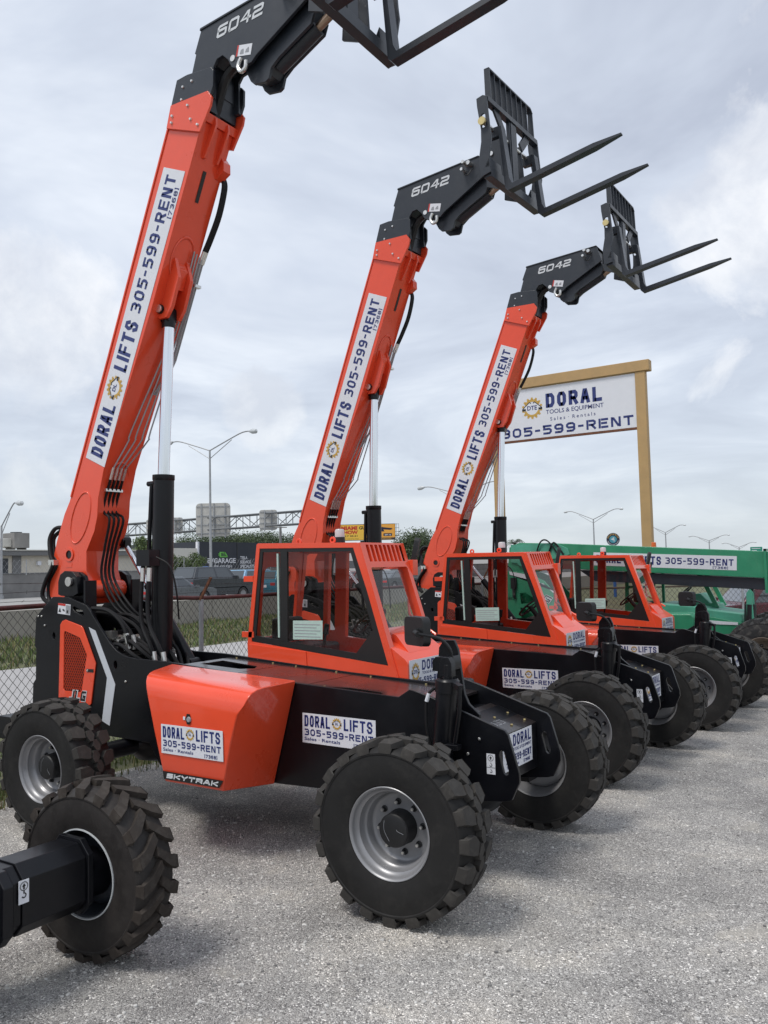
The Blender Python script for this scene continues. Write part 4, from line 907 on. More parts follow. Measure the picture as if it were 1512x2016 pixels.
    mb.bb(-4.30, -3.95, -.26, .22, 1.22, 1.52, 0); mb.bb(-3.95, -3.40, -.30, .28, 1.2, 1.36, 0); mb.bb(-4.62, -4.36, -.2, .2, 1.2, 1.7, 0)
    for k in range(9):
        y = -.33+.075*k; x = -4.2+.05*(k % 3); z = 1.60+.03*(k % 2)
        z += .06; mb.cyl((x-.06, y, z), (x+.10, y-.03, z-.02), .024, n=8, mi=1); mb.cyl((x-.08, y, z), (x-.02, y, z), .034, n=6, mi=1); mb.cyl((x, y, z-.1), (x, y, z+.05), .02, n=6, mi=1)
        mb.tube([(x+.09, y-.03, z-.02), (x+.25, y-.03, z-.02+.02*rnd.random()), (x+.45, y-.02, z-.12), (x+.60, y*.6, 1.40)], .021, 8, 2)
    for k in range(2):
        mb.tube([(-4.42, -.36+.07*k, 2.02-.05*k), (-4.2, -.33+.07*k, 2.0-.05*k), (-4.02, -.30+.06*k, 1.88-.05*k), (-3.93+.02*k, -.29+.06*k, 1.72-.02*k), (-3.92, -.28+.06*k, 1.62)], .024, 8, 2)
        mb.cyl((-3.945+.03*k, -.29+.06*k, 1.76-.02*k), (-3.92+.03*k, -.28+.06*k, 1.60), .028, n=8, mi=1)
    for k in range(5):
        y = -.15+.09*k; mb.tube([(-4.45, y, 1.95-.02*k), (-4.15, y, 1.90+.03*(k % 2)), (-3.95, y+.03, 1.78), (-3.84, y+.05, 1.52)], .020, 8, 2)
        mb.cyl((-3.87, y+.045, 1.62), (-3.84, y+.05, 1.50), .024, n=8, mi=1)
    mb.bb(-4.22, -4.12, -.34, -.26, 1.70, 1.78, 1)
    mb.build('valve_block', ['plastic', 'steel', 'hose'], root)
    return root

def gz(y): return 0.0 if y < 0 else (-.0135*y if y < 9 else -.1215)
T1 = make_telehandler()
_w = make_wheel(T1)
def wheels_of(root): return [c for c in root.children if c.name.split('.')[0] == 'wheel']
def wheels(root, w0, s_f, s_r, turn=0.0):
    bpy.context.view_layer.update(); mw = root.matrix_basis
    spots = [(0, -HT, False, s_f, .11), (0, HT, True, s_f, .3), (-WB, -HT, False, s_r, .7), (-WB, HT, True, s_r, .2)]
    for i, (x, y, lf, st, sp) in enumerate(spots):
        w = w0 if i == 0 else copy_tree(w0, root)
        p = mw @ Vector((x, y, 0)); put_wheel(w, x, y, gz(p.y)-p.z+.607, lf, st, sp+turn)
T2 = copy_tree(T1); T3 = copy_tree(T1)
for T_, loc, rot, sf, sr, lab in ((T1, (0, 0, 0), (0, 0, 0), .056, .037, 'orange and black telehandler nearest the camera, its fork raised past the top of the photo'),
                                 (T2, (-.0751, 4.1336, -.072), (.016, -.0127, -.0291), .02, .04, 'middle orange and black telehandler in the row, its whole raised fork seen against the sky'),
                                 (T3, (.139, 8.0332, -.107), (-.0084, -.0109, -.0112), .01, .02, 'farthest orange and black telehandler in the row, standing next to the green one')):
    for bm_ in [c for c in T_.children if c.name.startswith('boom')]:
        for c in list(bm_.children):
            if c.name.startswith('boom_sign') and T_ is not T1: c.location -= Vector((.399, 0, .917))*(.10 if T_ is T2 else .045)
    if T_ is not T1:
        for c in T_.children:
            if c.name.startswith('frame_sign'): c.location.x += .03 if T_ is T2 else -.04; c.location.z += .015 if T_ is T2 else -.01
        for c in [k for p in T_.children for k in p.children if k.name.startswith('chalk_number')]: bpy.data.objects.remove(c)
    T_.location = loc; T_.rotation_euler = rot; tag(T_, lab, 'telehandler', 'orange telehandlers parked in a row')
    wheels(T_, wheels_of(T_)[0], sf, sr, .9*loc[1])

# ------------------------------------------------------------------ ground, pavement, highway
YB = (-3000, -60, 0, 3, 6, 9, 16, 60, 3000)
def sheet(name, m, x0, x1, dz, y0=-3000, y1=3000):
    mb = MB(); ys = [y0]+[y for y in YB if y0 < y < y1]+[y1]
    vs = [(x, y, gz(y)+dz) for y in ys for x in (x0, x1)]
    mb.add(vs, [(2*i, 2*i+1, 2*i+3, 2*i+2) for i in range(len(ys)-1)])
    return tag(mb.build(name, m), kind='structure')
sheet('ground', 'soil', -3000, 3000, -.012)
lot = MB(); lv = [(-5.25, -60), (60, -60), (60, 58.5), (-5.25, 15.6)]
ys = [-60, 0, 3, 6, 9, 15.6]
vs = [(x, y, gz(y)) for y in ys for x in (-5.25, 60)]+[(60, 58.5, gz(58))]
n_ = len(ys)
lot.add(vs, [(2*i, 2*i+1, 2*i+3, 2*i+2) for i in range(n_-1)]+[(2*n_-2, 2*n_-1, 2*n_)])
tag(lot.build('gravel_lot', 'gravel'), kind='structure')
sheet('pavement', 'pavement', -17.5, -9.3, .0, -60, 19)
mb = MB(); d2 = Vector((5.1, 3.4, 0)).normalized(); n2 = Vector((-d2.y, d2.x, 0)); p0 = Vector((-9.3, 15.9, 0))
z_ = -.118
mb.add([(p0+d2*a+n2*b)+Vector((0, 0, z_)) for a, b in ((0, 1.4), (30, 1.4), (30, 4.2), (-4, 4.2))], [(0, 1, 2, 3)])
tag(mb.build('path', 'pavement'), kind='structure')
mb = MB(); mb.bb(-70, -27.3, -300, 400, -.3, .68); tag(mb.build('road', 'asphalt'), kind='structure')

def wall_thing(name, m, x0, x1, y0, y1, z0, z1, lab, cat, bevel=.02):
    mb = MB(); mb.bb(x0, x1, y0, y1, z0, z1); return tag(mb.build(name, m, bevel=bevel), lab, cat)
mb = MB()
for k in range(14):
    mb.bb(-27.3, -27.0, -60+k*14.0, -46.03+k*14.0, -.2, 1.02)
bw = mb.build('retaining_wall', 'barrier', bevel=.015); tag(bw, 'long low tan concrete wall holding the near edge of the highway', 'wall')
mb = MB()
for k in range(30): mb.bb(-55.3, -55.0, -30+k*6.0, -24.05+k*6.0, .6, 2.5)
fwall = mb.build('concrete_wall', 'concrete', bevel=.02); tag(fwall, 'stained grey panel wall along the far side of the highway', 'wall')
mb = MB(); mb.bb(-55.35, -54.95, -30, 150, 2.5, 2.58); mb.build('coping', 'eaves', fwall)

# ------------------------------------------------------------------ fences
def chain_mesh(mb, a, b, z0, z1, pitch, r):
    a = Vector(a); b = Vector(b); L_ = (b-a).length; d = (b-a)/L_; nr = Vector((-d.y, d.x, 0)); n = int(L_/pitch); m = int((z1-z0)/(pitch/2*1.15))
    hz = (z1-z0)/m
    for i in range(n):
        for ph in (0,):
            pts = []
            for k in range(m+1):
                off = pitch*(i+(.5 if k % 2 else 0)+.25); pts.append(a+d*off+nr*(r*.9 if k % 2 else -r*.9)+Vector((0, 0, z0+k*hz)))
            vs = []; fs = []
            for p in pts: vs += [p+d*r, p+nr*r*.9-d*r*.5, p-nr*r*.9-d*r*.5]
            for k in range(m):
                for q in range(3): fs.append((3*k+q, 3*k+(q+1) % 3, 3*k+3+(q+1) % 3, 3*k+3+q))
            mb.add(vs, fs, 0, True)
            # mirrored neighbour so the diamonds close
            vs2 = []
            for k in range(m+1):
                off = pitch*(i+(-.5 if k % 2 else 0)+.25)+pitch*.0; p = a+d*(off+0*pitch)+nr*(-r*.9 if k % 2 else r*.9)+Vector((0, 0, z0+k*hz))
                vs2 += [p+d*r, p+nr*r*.9-d*r*.5, p-nr*r*.9-d*r*.5]
            mb.add(vs2, fs, 0, True)
FX = -5.72
fe = empty('chain_link_fence', (FX, 0, 0)); tag(fe, 'rusty railed chain link fence behind the machines, strung with barbed wire', 'fence')
off = Vector((FX, 0, 0))
mb = MB(); chain_mesh(mb, (0, -9, 0), (0, 15.3, 0), -.08, 1.98, .108, .0040); mb.build('mesh', 'wire', fe)
a2, b2 = Vector((-.05, 15.4, 0)), Vector((-.05, 15.4, 0))+d2*17
mb = MB(); chain_mesh(mb, a2, b2, -.12, 1.66, .14, .0058); mb.build('mesh', 'wire', fe)
mb = MB(); mb.tube([(0, -9, 2.0), (0, -3, 2.005), (0, 1.5, 2.035), (0, 3, 2.0), (0, 8, 1.99), (0, 15.4, 1.9)], .030, 10); mb.build('top_rail', 'maroon_rail', fe)
mb = MB(); mb.tube([a2+Vector((0, 0, 1.68)), b2+Vector((0, 0, 1.68))], .028, 10, sub=1); mb.build('top_rail', 'bark', fe)
mb = MB()
for y in (-6.9, -4.0, -1.15, 2.46, 5.45, 8.4, 11.4, 14.3):
    mb.cut(); mb.cyl((0.03, y, -.1), (0.03, y+.02, 1.99), .034, n=10)
for k in range(7):
    mb.cut(); p = a2+d2*(.2+2.6*k); mb.cyl(p+Vector((0, 0, -.2)), p+Vector((0, 0, 1.69)), .032, n=10)
posts = mb.each('post', 'galv', fe)
mb = MB()
for y in (-6.9, -4.0, -1.15, 2.46, 5.45, 8.4, 11.4): mb.cut(); mb.bar((0.03, y, 1.98), (.19, y+.06, 2.30), .045, .03)
mb.each('barb_arm', 'rust', fe)
mb = MB(); rb = random.Random(5)
for i, (dx, z) in enumerate(((.07, 2.09), (.13, 2.20), (.18, 2.30))):
    mb.cut(); pts = []
    for k in range(70):
        y = -9+k*.36; pts.append((dx+rb.uniform(-.01, .01), y, z-.03*math.sin((y+6.3)/2.95*math.pi)**2+rb.uniform(-.006, .006)))
    mb.tube(pts, .0035, 4, sub=1)
    for p in pts[::1]:
        for _ in range(2):
            q = Vector((rb.uniform(-1, 1), rb.uniform(-1, 1), rb.uniform(-1, 1))).normalized()*.022; mb.bar(Vector(p)-q, Vector(p)+q, .003, .003)
mb.each('barbed_wire', 'wire', fe)
# farther wire fence on top of the far wall, and one in front of it
ff = empty('wire_fence', (-54.6, 0, 0)); tag(ff, 'thin grey chain link fence standing along the top of the far wall', 'fence')
mb = MB(); chain_mesh(mb, (0, 20, 0), (0, 78, 0), 2.5, 3.55, .42, .008); mb.build('mesh', 'galv', ff)
mb = MB()
for k in range(15): mb.cut(); mb.cyl((0, 20+4*k, 2.4), (0, 20+4*k, 3.6), .04, n=6)
mb.each('post', 'galv', ff)

# ------------------------------------------------------------------ grass and loose stones
def blades(name, n, area, hmin, hmax, m, seed, w=.006, kind='stuff', lab=None, lean=.5):
    rg = np.random.default_rng(seed); x = rg.uniform(area[0], area[1], n); y = rg.uniform(area[2], area[3], n)
    dens = np.sin(x*3.1+y*1.7)*.5+np.sin(y*2.3-x*.7)*.5; keep = rg.uniform(-1.2, 1, n) < dens; x = x[keep]; y = y[keep]; n = len(x)
    h = rg.uniform(hmin, hmax, n)*(.6+.4*np.sin(y*.9+x*.5)**2); a = rg.uniform(0, 2*np.pi, n); l1 = rg.uniform(0, lean, n)*h
    z = np.array([gz(v) for v in y])-.01
    dx, dy = np.cos(a), np.sin(a); V = np.zeros((n, 5, 3)); wv = w*rg.uniform(.7, 1.4, n)
    for i, (t, ww) in enumerate(((0, 1), (0, -1), (.55, -.8), (.55, .8), (1, 0))):
        V[:, i, 0] = x+dx*l1*t*t-dy*wv*ww; V[:, i, 1] = y+dy*l1*t*t+dx*wv*ww; V[:, i, 2] = z+h*t*(1-.2*t*lean)
    F = []
    for i in range(n): F += [(5*i, 5*i+1, 5*i+2, 5*i+3), (5*i+3, 5*i+2, 5*i+4)]
    me = bpy.data.meshes.new(name); me.from_pydata(V.reshape(-1, 3).tolist(), [], F); me.materials.append(M[m]); o = bpy.data.objects.new(name, me); COL.objects.link(o)
    tag(o, lab, 'grass', None, kind); return o
blades('grass', 15000, (-6.1, -4.95, -6, 14), .04, .22, 'grass', 1, lab='rough green grass growing along the foot of the fence')
blades('dry_grass', 9000, (-6.2, -4.9, -6, 14), .04, .28, 'grass_dry', 2, lab='dry yellowed grass mixed in along the foot of the fence')
blades('tall_grass', 26000, (-26.9, -17.6, 2, 42), .10, .36, 'grass', 3, w=.018, lab='wild green grass on the verge below the highway wall')
blades('verge_grass', 9000, (-26.9, -17.6, 2, 42), .10, .46, 'grass_dry', 4, w=.016, lab='dry straw grass on the verge below the highway wall')
blades('weeds', 9000, (-9.2, -6.2, -4, 14), .03, .16, 'grass', 5, w=.008, lab='short weeds between the fence and the pale pavement')
rg = np.random.default_rng(9)
def stones(name, n, m, smin, smax, seed, lab, area):
    rg = np.random.default_rng(seed); V = []; F = []
    ico = bmesh.new(); bmesh.ops.create_icosphere(ico, subdivisions=1, radius=1); bv = np.array([v.co[:] for v in ico.verts]); bf = [tuple(v.index for v in f.verts) for f in ico.faces]; ico.free()
    dist = rg.uniform(0, 1, n)
    for i in range(n):
        x = rg.uniform(area[0], area[1]); y = area[2]+(area[3]-area[2])*dist[i]**1.5
        s = smin*(smax/smin)**(rg.uniform(0, 1)**2.2); sc = s*np.array([rg.uniform(.7, 1.3), rg.uniform(.7, 1.3), rg.uniform(.4, .75)])
        th = rg.uniform(0, 6.28); c, sn = math.cos(th), math.sin(th); P = bv*sc*rg.uniform(.8, 1.2, (len(bv), 1))
        P = P @ np.array([[c, sn, 0], [-sn, c, 0], [0, 0, 1]]); o = len(V)
        V += (P+[x, y, gz(y)+sc[2]*.25]).tolist(); F += [tuple(k+o for k in f) for f in bf]
    me = bpy.data.meshes.new(name); me.from_pydata(V, [], F); me.materials.append(M[m]); ob = bpy.data.objects.new(name, me); COL.objects.link(ob); tag(ob, lab, 'stones', None, 'stuff')
stones('loose_gravel', 20000, 'stone', .004, .0165, 11, 'pale loose stones scattered over the gravel lot', (-3.5, 7, -4.4, 11))
stones('dark_gravel', 7000, 'stone_dark', .004, .014, 12, 'dark loose stones scattered over the gravel lot', (-3.5, 7, -4.4, 9))

# ------------------------------------------------------------------ machine at the left edge: axle beam and brown tyre
bl = empty('boom_lift', (-1.36, -4.12, 0)); tag(bl, 'black axle and brown tyred wheel of a machine cut off by the left edge', 'boom lift')
O_ = Vector((-1.25, -4.2, 0))
def oct_(x0, x1, z0, z1, c): return [(x0+c, z0), (x1-c, z0), (x1, z0+c), (x1, z1-c), (x1-c, z1), (x0+c, z1), (x0, z1-c), (x0, z0+c)]
mb = MB(); mb.xz(oct_(-1.41+1.25, -1.085+1.25, .36, .765, .075), -3.36+4.2, -2.94+4.2); mb.xz(oct_(-1.43+1.25, -1.065+1.25, .34, .785, .08), -2.94+4.2, -2.90+4.2)
mb.xz(oct_(-1.40+1.25, -1.095+1.25, .37, .755, .075), -1.2, -3.36+4.2)
mb.cyl((0, -2.90+4.2, .53), (0, -2.72+4.2, .53), .15, n=24)
ab = mb.build('axle_beam', 'black', bl, bevel=.006)
mb = MB(); mb.xz(oct_(-1.47+1.25, -1.03+1.25, .36, .765, .07), -3.51+4.2, -3.445+4.2); mb.build('end_plate', 'black', bl, bevel=.008)
mb = MB(); mb.xz([(-3.2, .45), (-.05, .40), (.05, .6), (-.05, .95), (-3.2, 1.05)], -1.3, .45); mb.build('chassis', 'black', bl, bevel=.02)
def hook2(s):
    q = []
    for k in range(9):
        a0, a1 = R(200+k*25), R(225+k*25); q.append([Vector((.032+r_*math.cos(a), .045+r_*math.sin(a))) for r_, a in ((s*.55, a0), (s, a0), (s, a1), (s*.55, a1))])
    q += [[Vector((.032+rr*math.cos(a), .095+rr*math.sin(a))) for rr, a in ((.021, R(20*k)), (.025, R(20*k)), (.025, R(20*k+20)), (.021, R(20*k+20)))] for k in range(18)]
    q += [[Vector((.020, .093)), Vector((.044, .093)), Vector((.032, .112))], [Vector((.027, .078)), Vector((.037, .078)), Vector((.037, .093)), Vector((.027, .093))], [Vector((.028, .054)), Vector((.036, .054)), Vector((.036, .070)), Vector((.028, .070))]]; return q
decal('tow_sticker', ab, (-1.0845+1.25, -3.385+4.2, .56), (0, 1, 0), (0, 0, 1), .064, .128, [('label_black', hook2(.016))])
w0 = make_wheel(bl, 'rubber_brown', 'glare_black', 'bar'); put_wheel(w0, .0, -2.725+4.2, .545, True, .10, .4); w0.scale = (.885, .80, .885)
mb = MB(); mb.lathe([(.298, .162), (.304, .178), (.312, .177), (.313, .168)], (0, 0, 0), (0, 1, 0), 64); mb.build('rim_edge', 'lens', w0).location = (0, 0, 0)
w1 = copy_tree(w0, bl); put_wheel(w1, .0, -1.5, .53, False, -.10, .2)

# ------------------------------------------------------------------ green telehandler
GM = empty('telehandler', (0, 12.0, -.12)); tag(GM, 'older green telehandler with its boom lowered and an open cab, last in the row', 'telehandler')
mb = MB()
side_g = [(-5.3, .75), (-5.35, 1.3), (-5.25, 2.30), (-5.05, 2.36), (-4.60, 2.30), (-4.20, 2.12), (-3.85, 1.72), (-3.55, 1.42), (-1.5, 1.32), (-.9, 1.40), (.35, 1.18), (.50, .9), (.45, .62), (-1.5, .5), (-3.5, .5), (-4.2, .75)]
hg = [[(-4.80, 1.84), (-4.66, 1.85), (-4.42, 1.70), (-4.50, 1.62), (-4.78, 1.60)], [(-4.80, 1.52), (-4.70, 1.50), (-4.44, 1.30), (-4.78, 1.24)]]
mb.xz(side_g, -.45, -.41, hg); mb.xz(side_g, .41, .45); mb.xz([(-3.4, .55), (-3.4, 1.30), (.2, 1.12), (.2, .6)], -.41, .41); mb.bb(-5.25, -5.15, -.41, .41, .8, 2.1)
gch = mb.build('chassis', 'green', GM, bevel=.008)
mb = MB(); mb.xz([(-5.05, 2.345), (-4.66, 2.28), (-3.88, 1.86), (-3.55, 1.55), (-3.55, 1.43), (-3.80, 1.68), (-4.22, 2.06), (-5.03, 2.27)], -.456, -.452); mb.build('stripe', 'white', gch)
decal('lettering', gch, (-4.25, -.4575, 1.70), (1, 0, -.5), (.3, 0, 1), .3, .14, [('letter_white', strokes('G', HV, -.01, -.01, .19, .16, .055, .1, .2)), ('label_black', strokes('G', HV, 0, 0, .17, .14, .03, .1, .2))], plate=None)
decal('unit_number', gch, (-5.13, -.4515, 1.70), (1, 0, -.03), (0, 0, 1), .26, .06, [('label_black', ftext('58534', 0, 0, .25, .055, .01))], plate=None)
mb = MB(); mb.bb(-5.0, -4.86, -.50, -.455, 1.95, 2.2); mb.bb(-4.95, -4.9, -.52, -.455, 1.75, 1.95); mb.build('valve', 'plastic', gch)
# boom, lowered
mb = MB(); mb.xz([(-5.15, 2.45), (-5.10, 2.90), (-4.85, 3.0), (-3.9, 2.955), (.9, 2.615), (.9, 2.09), (-3.4, 2.36), (-4.4, 2.40), (-4.9, 2.2)], -.29, .29)
gb = mb.build('boom', 'green', GM, bevel=.012)
mb = MB(); mb.xz([(-5.05, 2.96), (-3.95, 2.97), (-3.66, 2.83), (-3.62, 2.70), (-3.9, 2.62), (-4.75, 2.5), (-5.05, 2.55)], -.325, -.292); mb.lathe([(0, 0), (.16, 0), (.17, .02), (0, .03)], (-4.75, -.325, 2.62), (0, -1, 0), 24); mb.cyl((-4.7, -.355, 2.62), (-4.7, -.37, 2.62), .03, n=10); mb.build('heel_plate', 'green_pale', gb, bevel=.006)
mb = MB(); mb.tube([(-4.15, -.33, 2.66), (-4.02, -.36, 2.93), (-3.93, -.36, 2.95), (-3.75, -.36, 2.70)], .02, 8); mb.tube([(-4.45, -.34, 2.60), (-4.3, -.37, 2.98), (-4.12, -.37, 3.02), (-3.88, -.37, 2.72)], .018, 8); mb.build('hose', 'hose', gb)
mb = MB(); mb.xz([(-3.45, 2.345), (1.5, 2.04), (1.5, 1.82), (-3.1, 2.10)], -.23, .23); mb.build('inner_boom', 'glare_black', gb, bevel=.01)
mb = MB(); mb.bb(.36, .41, -.34, -.29, 1.83, 2.70); mb.bb(.36, .41, -.34, .34, 2.66, 2.70); mb.build('hose_guide', 'green', gb)
mb = MB(); mb.bb(.9, 1.02, -.33, .33, 2.05, 2.66); mb.build('boom_collar', 'green', gb, bevel=.01)
Ug = Vector((2.93, 0, -.16)).normalized(); decal('boom_sign', gb, (-3.10, -.2915, 2.445), Ug, (.055, 0, 1), 2.95, .285, sign_long(2.95, .285))
# bonnet, pods, fenders
mb = MB(); mb.xz([(-1.75, 1.25), (-1.75, 1.62), (-.90, 1.55), (-.74, 1.50), (-.08, 1.42), (-.06, 1.28), (-.2, 1.15)], -.40, .95); mb.build('bonnet', 'green_pale', GM, bevel=.03)
mb = MB(); mb.xz([(-2.6, 1.45), (-.88, 1.47), (-.80, 1.40), (-.92, .75), (-2.4, .70)], -1.12, -.46); pg = mb.build('engine_cover', 'green', GM, bevel=.05, seg=3)
mb = MB(); mb.xz([(-.80, 1.30), (-.15, 1.26), (-.15, 1.21), (-.80, 1.22)], -.465, -.452); mb.build('stripe', 'white', GM)
mb = MB(); mb.bb(-2.3, -1.5, -1.0, -.6, 1.47, 1.475); mb.build('lid', 'green_pale', pg)
# open cab
mb = MB(); yy0, yy1 = .38, 1.18
for y in (yy0, yy1-.06):
    mb.bar((-2.62, y+.03, 1.35), (-2.56, y+.03, 2.75), .07, .07, upv=(1, 0, 0)); mb.bar((-1.25, y+.03, 2.72), (-.70, y+.03, 1.50), .07, .09, upv=(1, 0, 0)); mb.bar((-2.6, y+.03, 2.72), (-1.22, y+.03, 2.72), .07, .07)
    mb.bar((-2.0, y+.03, 1.35), (-2.0, y+.03, 2.72), .06, .06, upv=(1, 0, 0))
mb.bb(-2.65, -.72, yy0, yy1, 1.30, 1.42); mb.xz([(-2.62, 1.40), (-2.62, 1.60), (-1.20, 1.58), (-.75, 1.60), (-.70, 1.4)], yy0, yy0+.05); mb.bb(-2.6, -1.2, yy0, yy1, 2.70, 2.74)
mb.bar((-2.6, yy0+.03, 1.95), (-2.0, yy0+.03, 1.95), .05, .05)
gcab = mb.build('cab', 'green', GM, bevel=.008)
mb = MB(); mb.xz([(-1.2, 1.4), (-1.2, 1.78), (-1.05, 1.80), (-.85, 1.60), (-.7, 1.58), (-.65, 1.4)], yy0+.08, yy1-.08); mb.build('dashboard', 'green_pale', gcab, bevel=.03)
c = Vector((-1.42, .72, 1.82)); ax = Vector((-.68, 0, .73)); mb = MB(); u_ = ax.orthogonal().normalized(); w_ = ax.cross(u_)
mb.tube([c+(u_*math.cos(2*math.pi*k/24)+w_*math.sin(2*math.pi*k/24))*.19 for k in range(25)], .015, 8, sub=1)
for k in range(3): mb.bar(c, c+(u_*math.cos(2.1*k)+w_*math.sin(2.1*k))*.19, .03, .012, upv=ax)
mb.cyl(c-ax*.4, c, .03, n=10); mb.build('steering_wheel', 'plastic', gcab)
mb = MB(); mb.bb(-2.45, -2.0, .55, 1.0, 1.42, 1.62); mb.bb(-2.52, -2.42, .55, 1.0, 1.6, 2.0); mb.build('seat', 'plastic', gcab, bevel=.04)
mb = MB(); mb.cyl((-2.10, .9, 2.74), (-2.10, .9, 2.93), .06, .05, 16); mb.build('beacon', 'amber', gcab, bevel=.01)
mb = MB(); mb.cyl((.06, -.48, .9), (.10, -.48, 1.62), .11, n=20); mb.cyl((.10, -.52, 1.62), (.105, -.52, 1.72), .045, n=12); lvg = mb.build('levelling_cylinder', 'plastic', GM)
mb = MB(); mb.xz([(.04, 1.3), (.05, 1.84), (.10, 1.91), (.15, 1.84), (.17, 1.35)], -.58, -.545); mb.xz([(.04, 1.3), (.05, 1.84), (.10, 1.91), (.15, 1.84), (.17, 1.35)], -.40, -.36); mb.build('cylinder_bracket', 'green_pale', GM, bevel=.006)
mb = MB(); mb.bb(.0, .06, .1, .3, 1.42, 1.9); mb.cyl((0, -1.0, .62), (0, 1.0, .62), .1, n=14); mb.cyl((-4.0, -1.0, .62), (-4.0, 1.0, .62), .1, n=14); mb.build('axle', 'plastic', GM)
wg = make_wheel(GM, 'rubber_old', 'rust_rim', 'block')
for i, (x, y, lf) in enumerate(((.42, -1.15, False), (.30, 1.15, True), (-4.0, -1.15, False), (-4.0, 1.15, True))):
    w = wg if i == 0 else copy_tree(wg, GM); put_wheel(w, x, y, .70, lf, .0, .3*i); w.scale = (1.14,)*3

# ------------------------------------------------------------------ big yard sign
sg = empty('yard_sign', (-4.7, 15.3, -.12)); tag(sg, 'tall tan framed white rental sign on two posts behind the green machine', 'sign')
S0 = Vector((-4.7, 15.3, -.12))
def sp(u, v):   # point of the sign plane (parallel to x, at y = 15.3)
    r = at(u, v, 1)-Vector(CAM); k = (15.3-CAM[1])/r.y; return Vector(CAM)+r*k-S0
mb = MB(); pL, pR, bLc, bRc = sp(1000, 770), sp(1272, 722), sp(992, 870), sp(1257, 845)
xl, xr = sp(990, 900).x, sp(1257, 845).x; zt = sp(1257, 735).z; zb = (bLc.z+bRc.z)/2; xo = sp(1281, 900).x
xa, xb2 = xl-.02, xl+.06
mb.bb(xr, xo-.02, -.14, .06, 0, zt+.02); pst = mb.build('post', 'tan', sg, bevel=.012)
mb = MB(); mb.bb(xl-.24, xl-.0, -.14, .06, 0, zt+.02); mb.build('post', 'tan', sg, bevel=.012)
mb = MB(); mb.bb(xl-.36, xo+.10, -.17, .09, zt+.021, zt+.30); mb.build('top_beam', 'tan', sg, bevel=.012)
mb = MB(); mb.bb(xl+.001, xr-.001, -.12, -.07, zb-.05, zb+.012); mb.build('bottom_rail', 'rust', sg)
sw, shh = xr-xl-.01, zt-zb-.02
lg = logo(sw*.255, shh*.60, shh*.215, 'DTE')
bl_ = ('blue', strokes('DORAL', ST, sw*.36, shh*.57, sw*.41, shh*.28, shh*.07)+ftext('TOOLS & EQUIPMENT', sw*.36, shh*.43, sw*.42, shh*.10, .01)+ftext('S a l e s  ·  R e n t a l s', sw*.39, shh*.31, sw*.33, shh*.07, .01)+strokes('305-599-RENT', ST, sw*.01, shh*.05, sw*.97, shh*.185, shh*.042))
decal('sign_panel', sg, (xl+.005, -.10, zb+.015), (1, 0, 0), (0, 0, 1), sw, shh, [bl_]+list(lg.items()), th=.012)

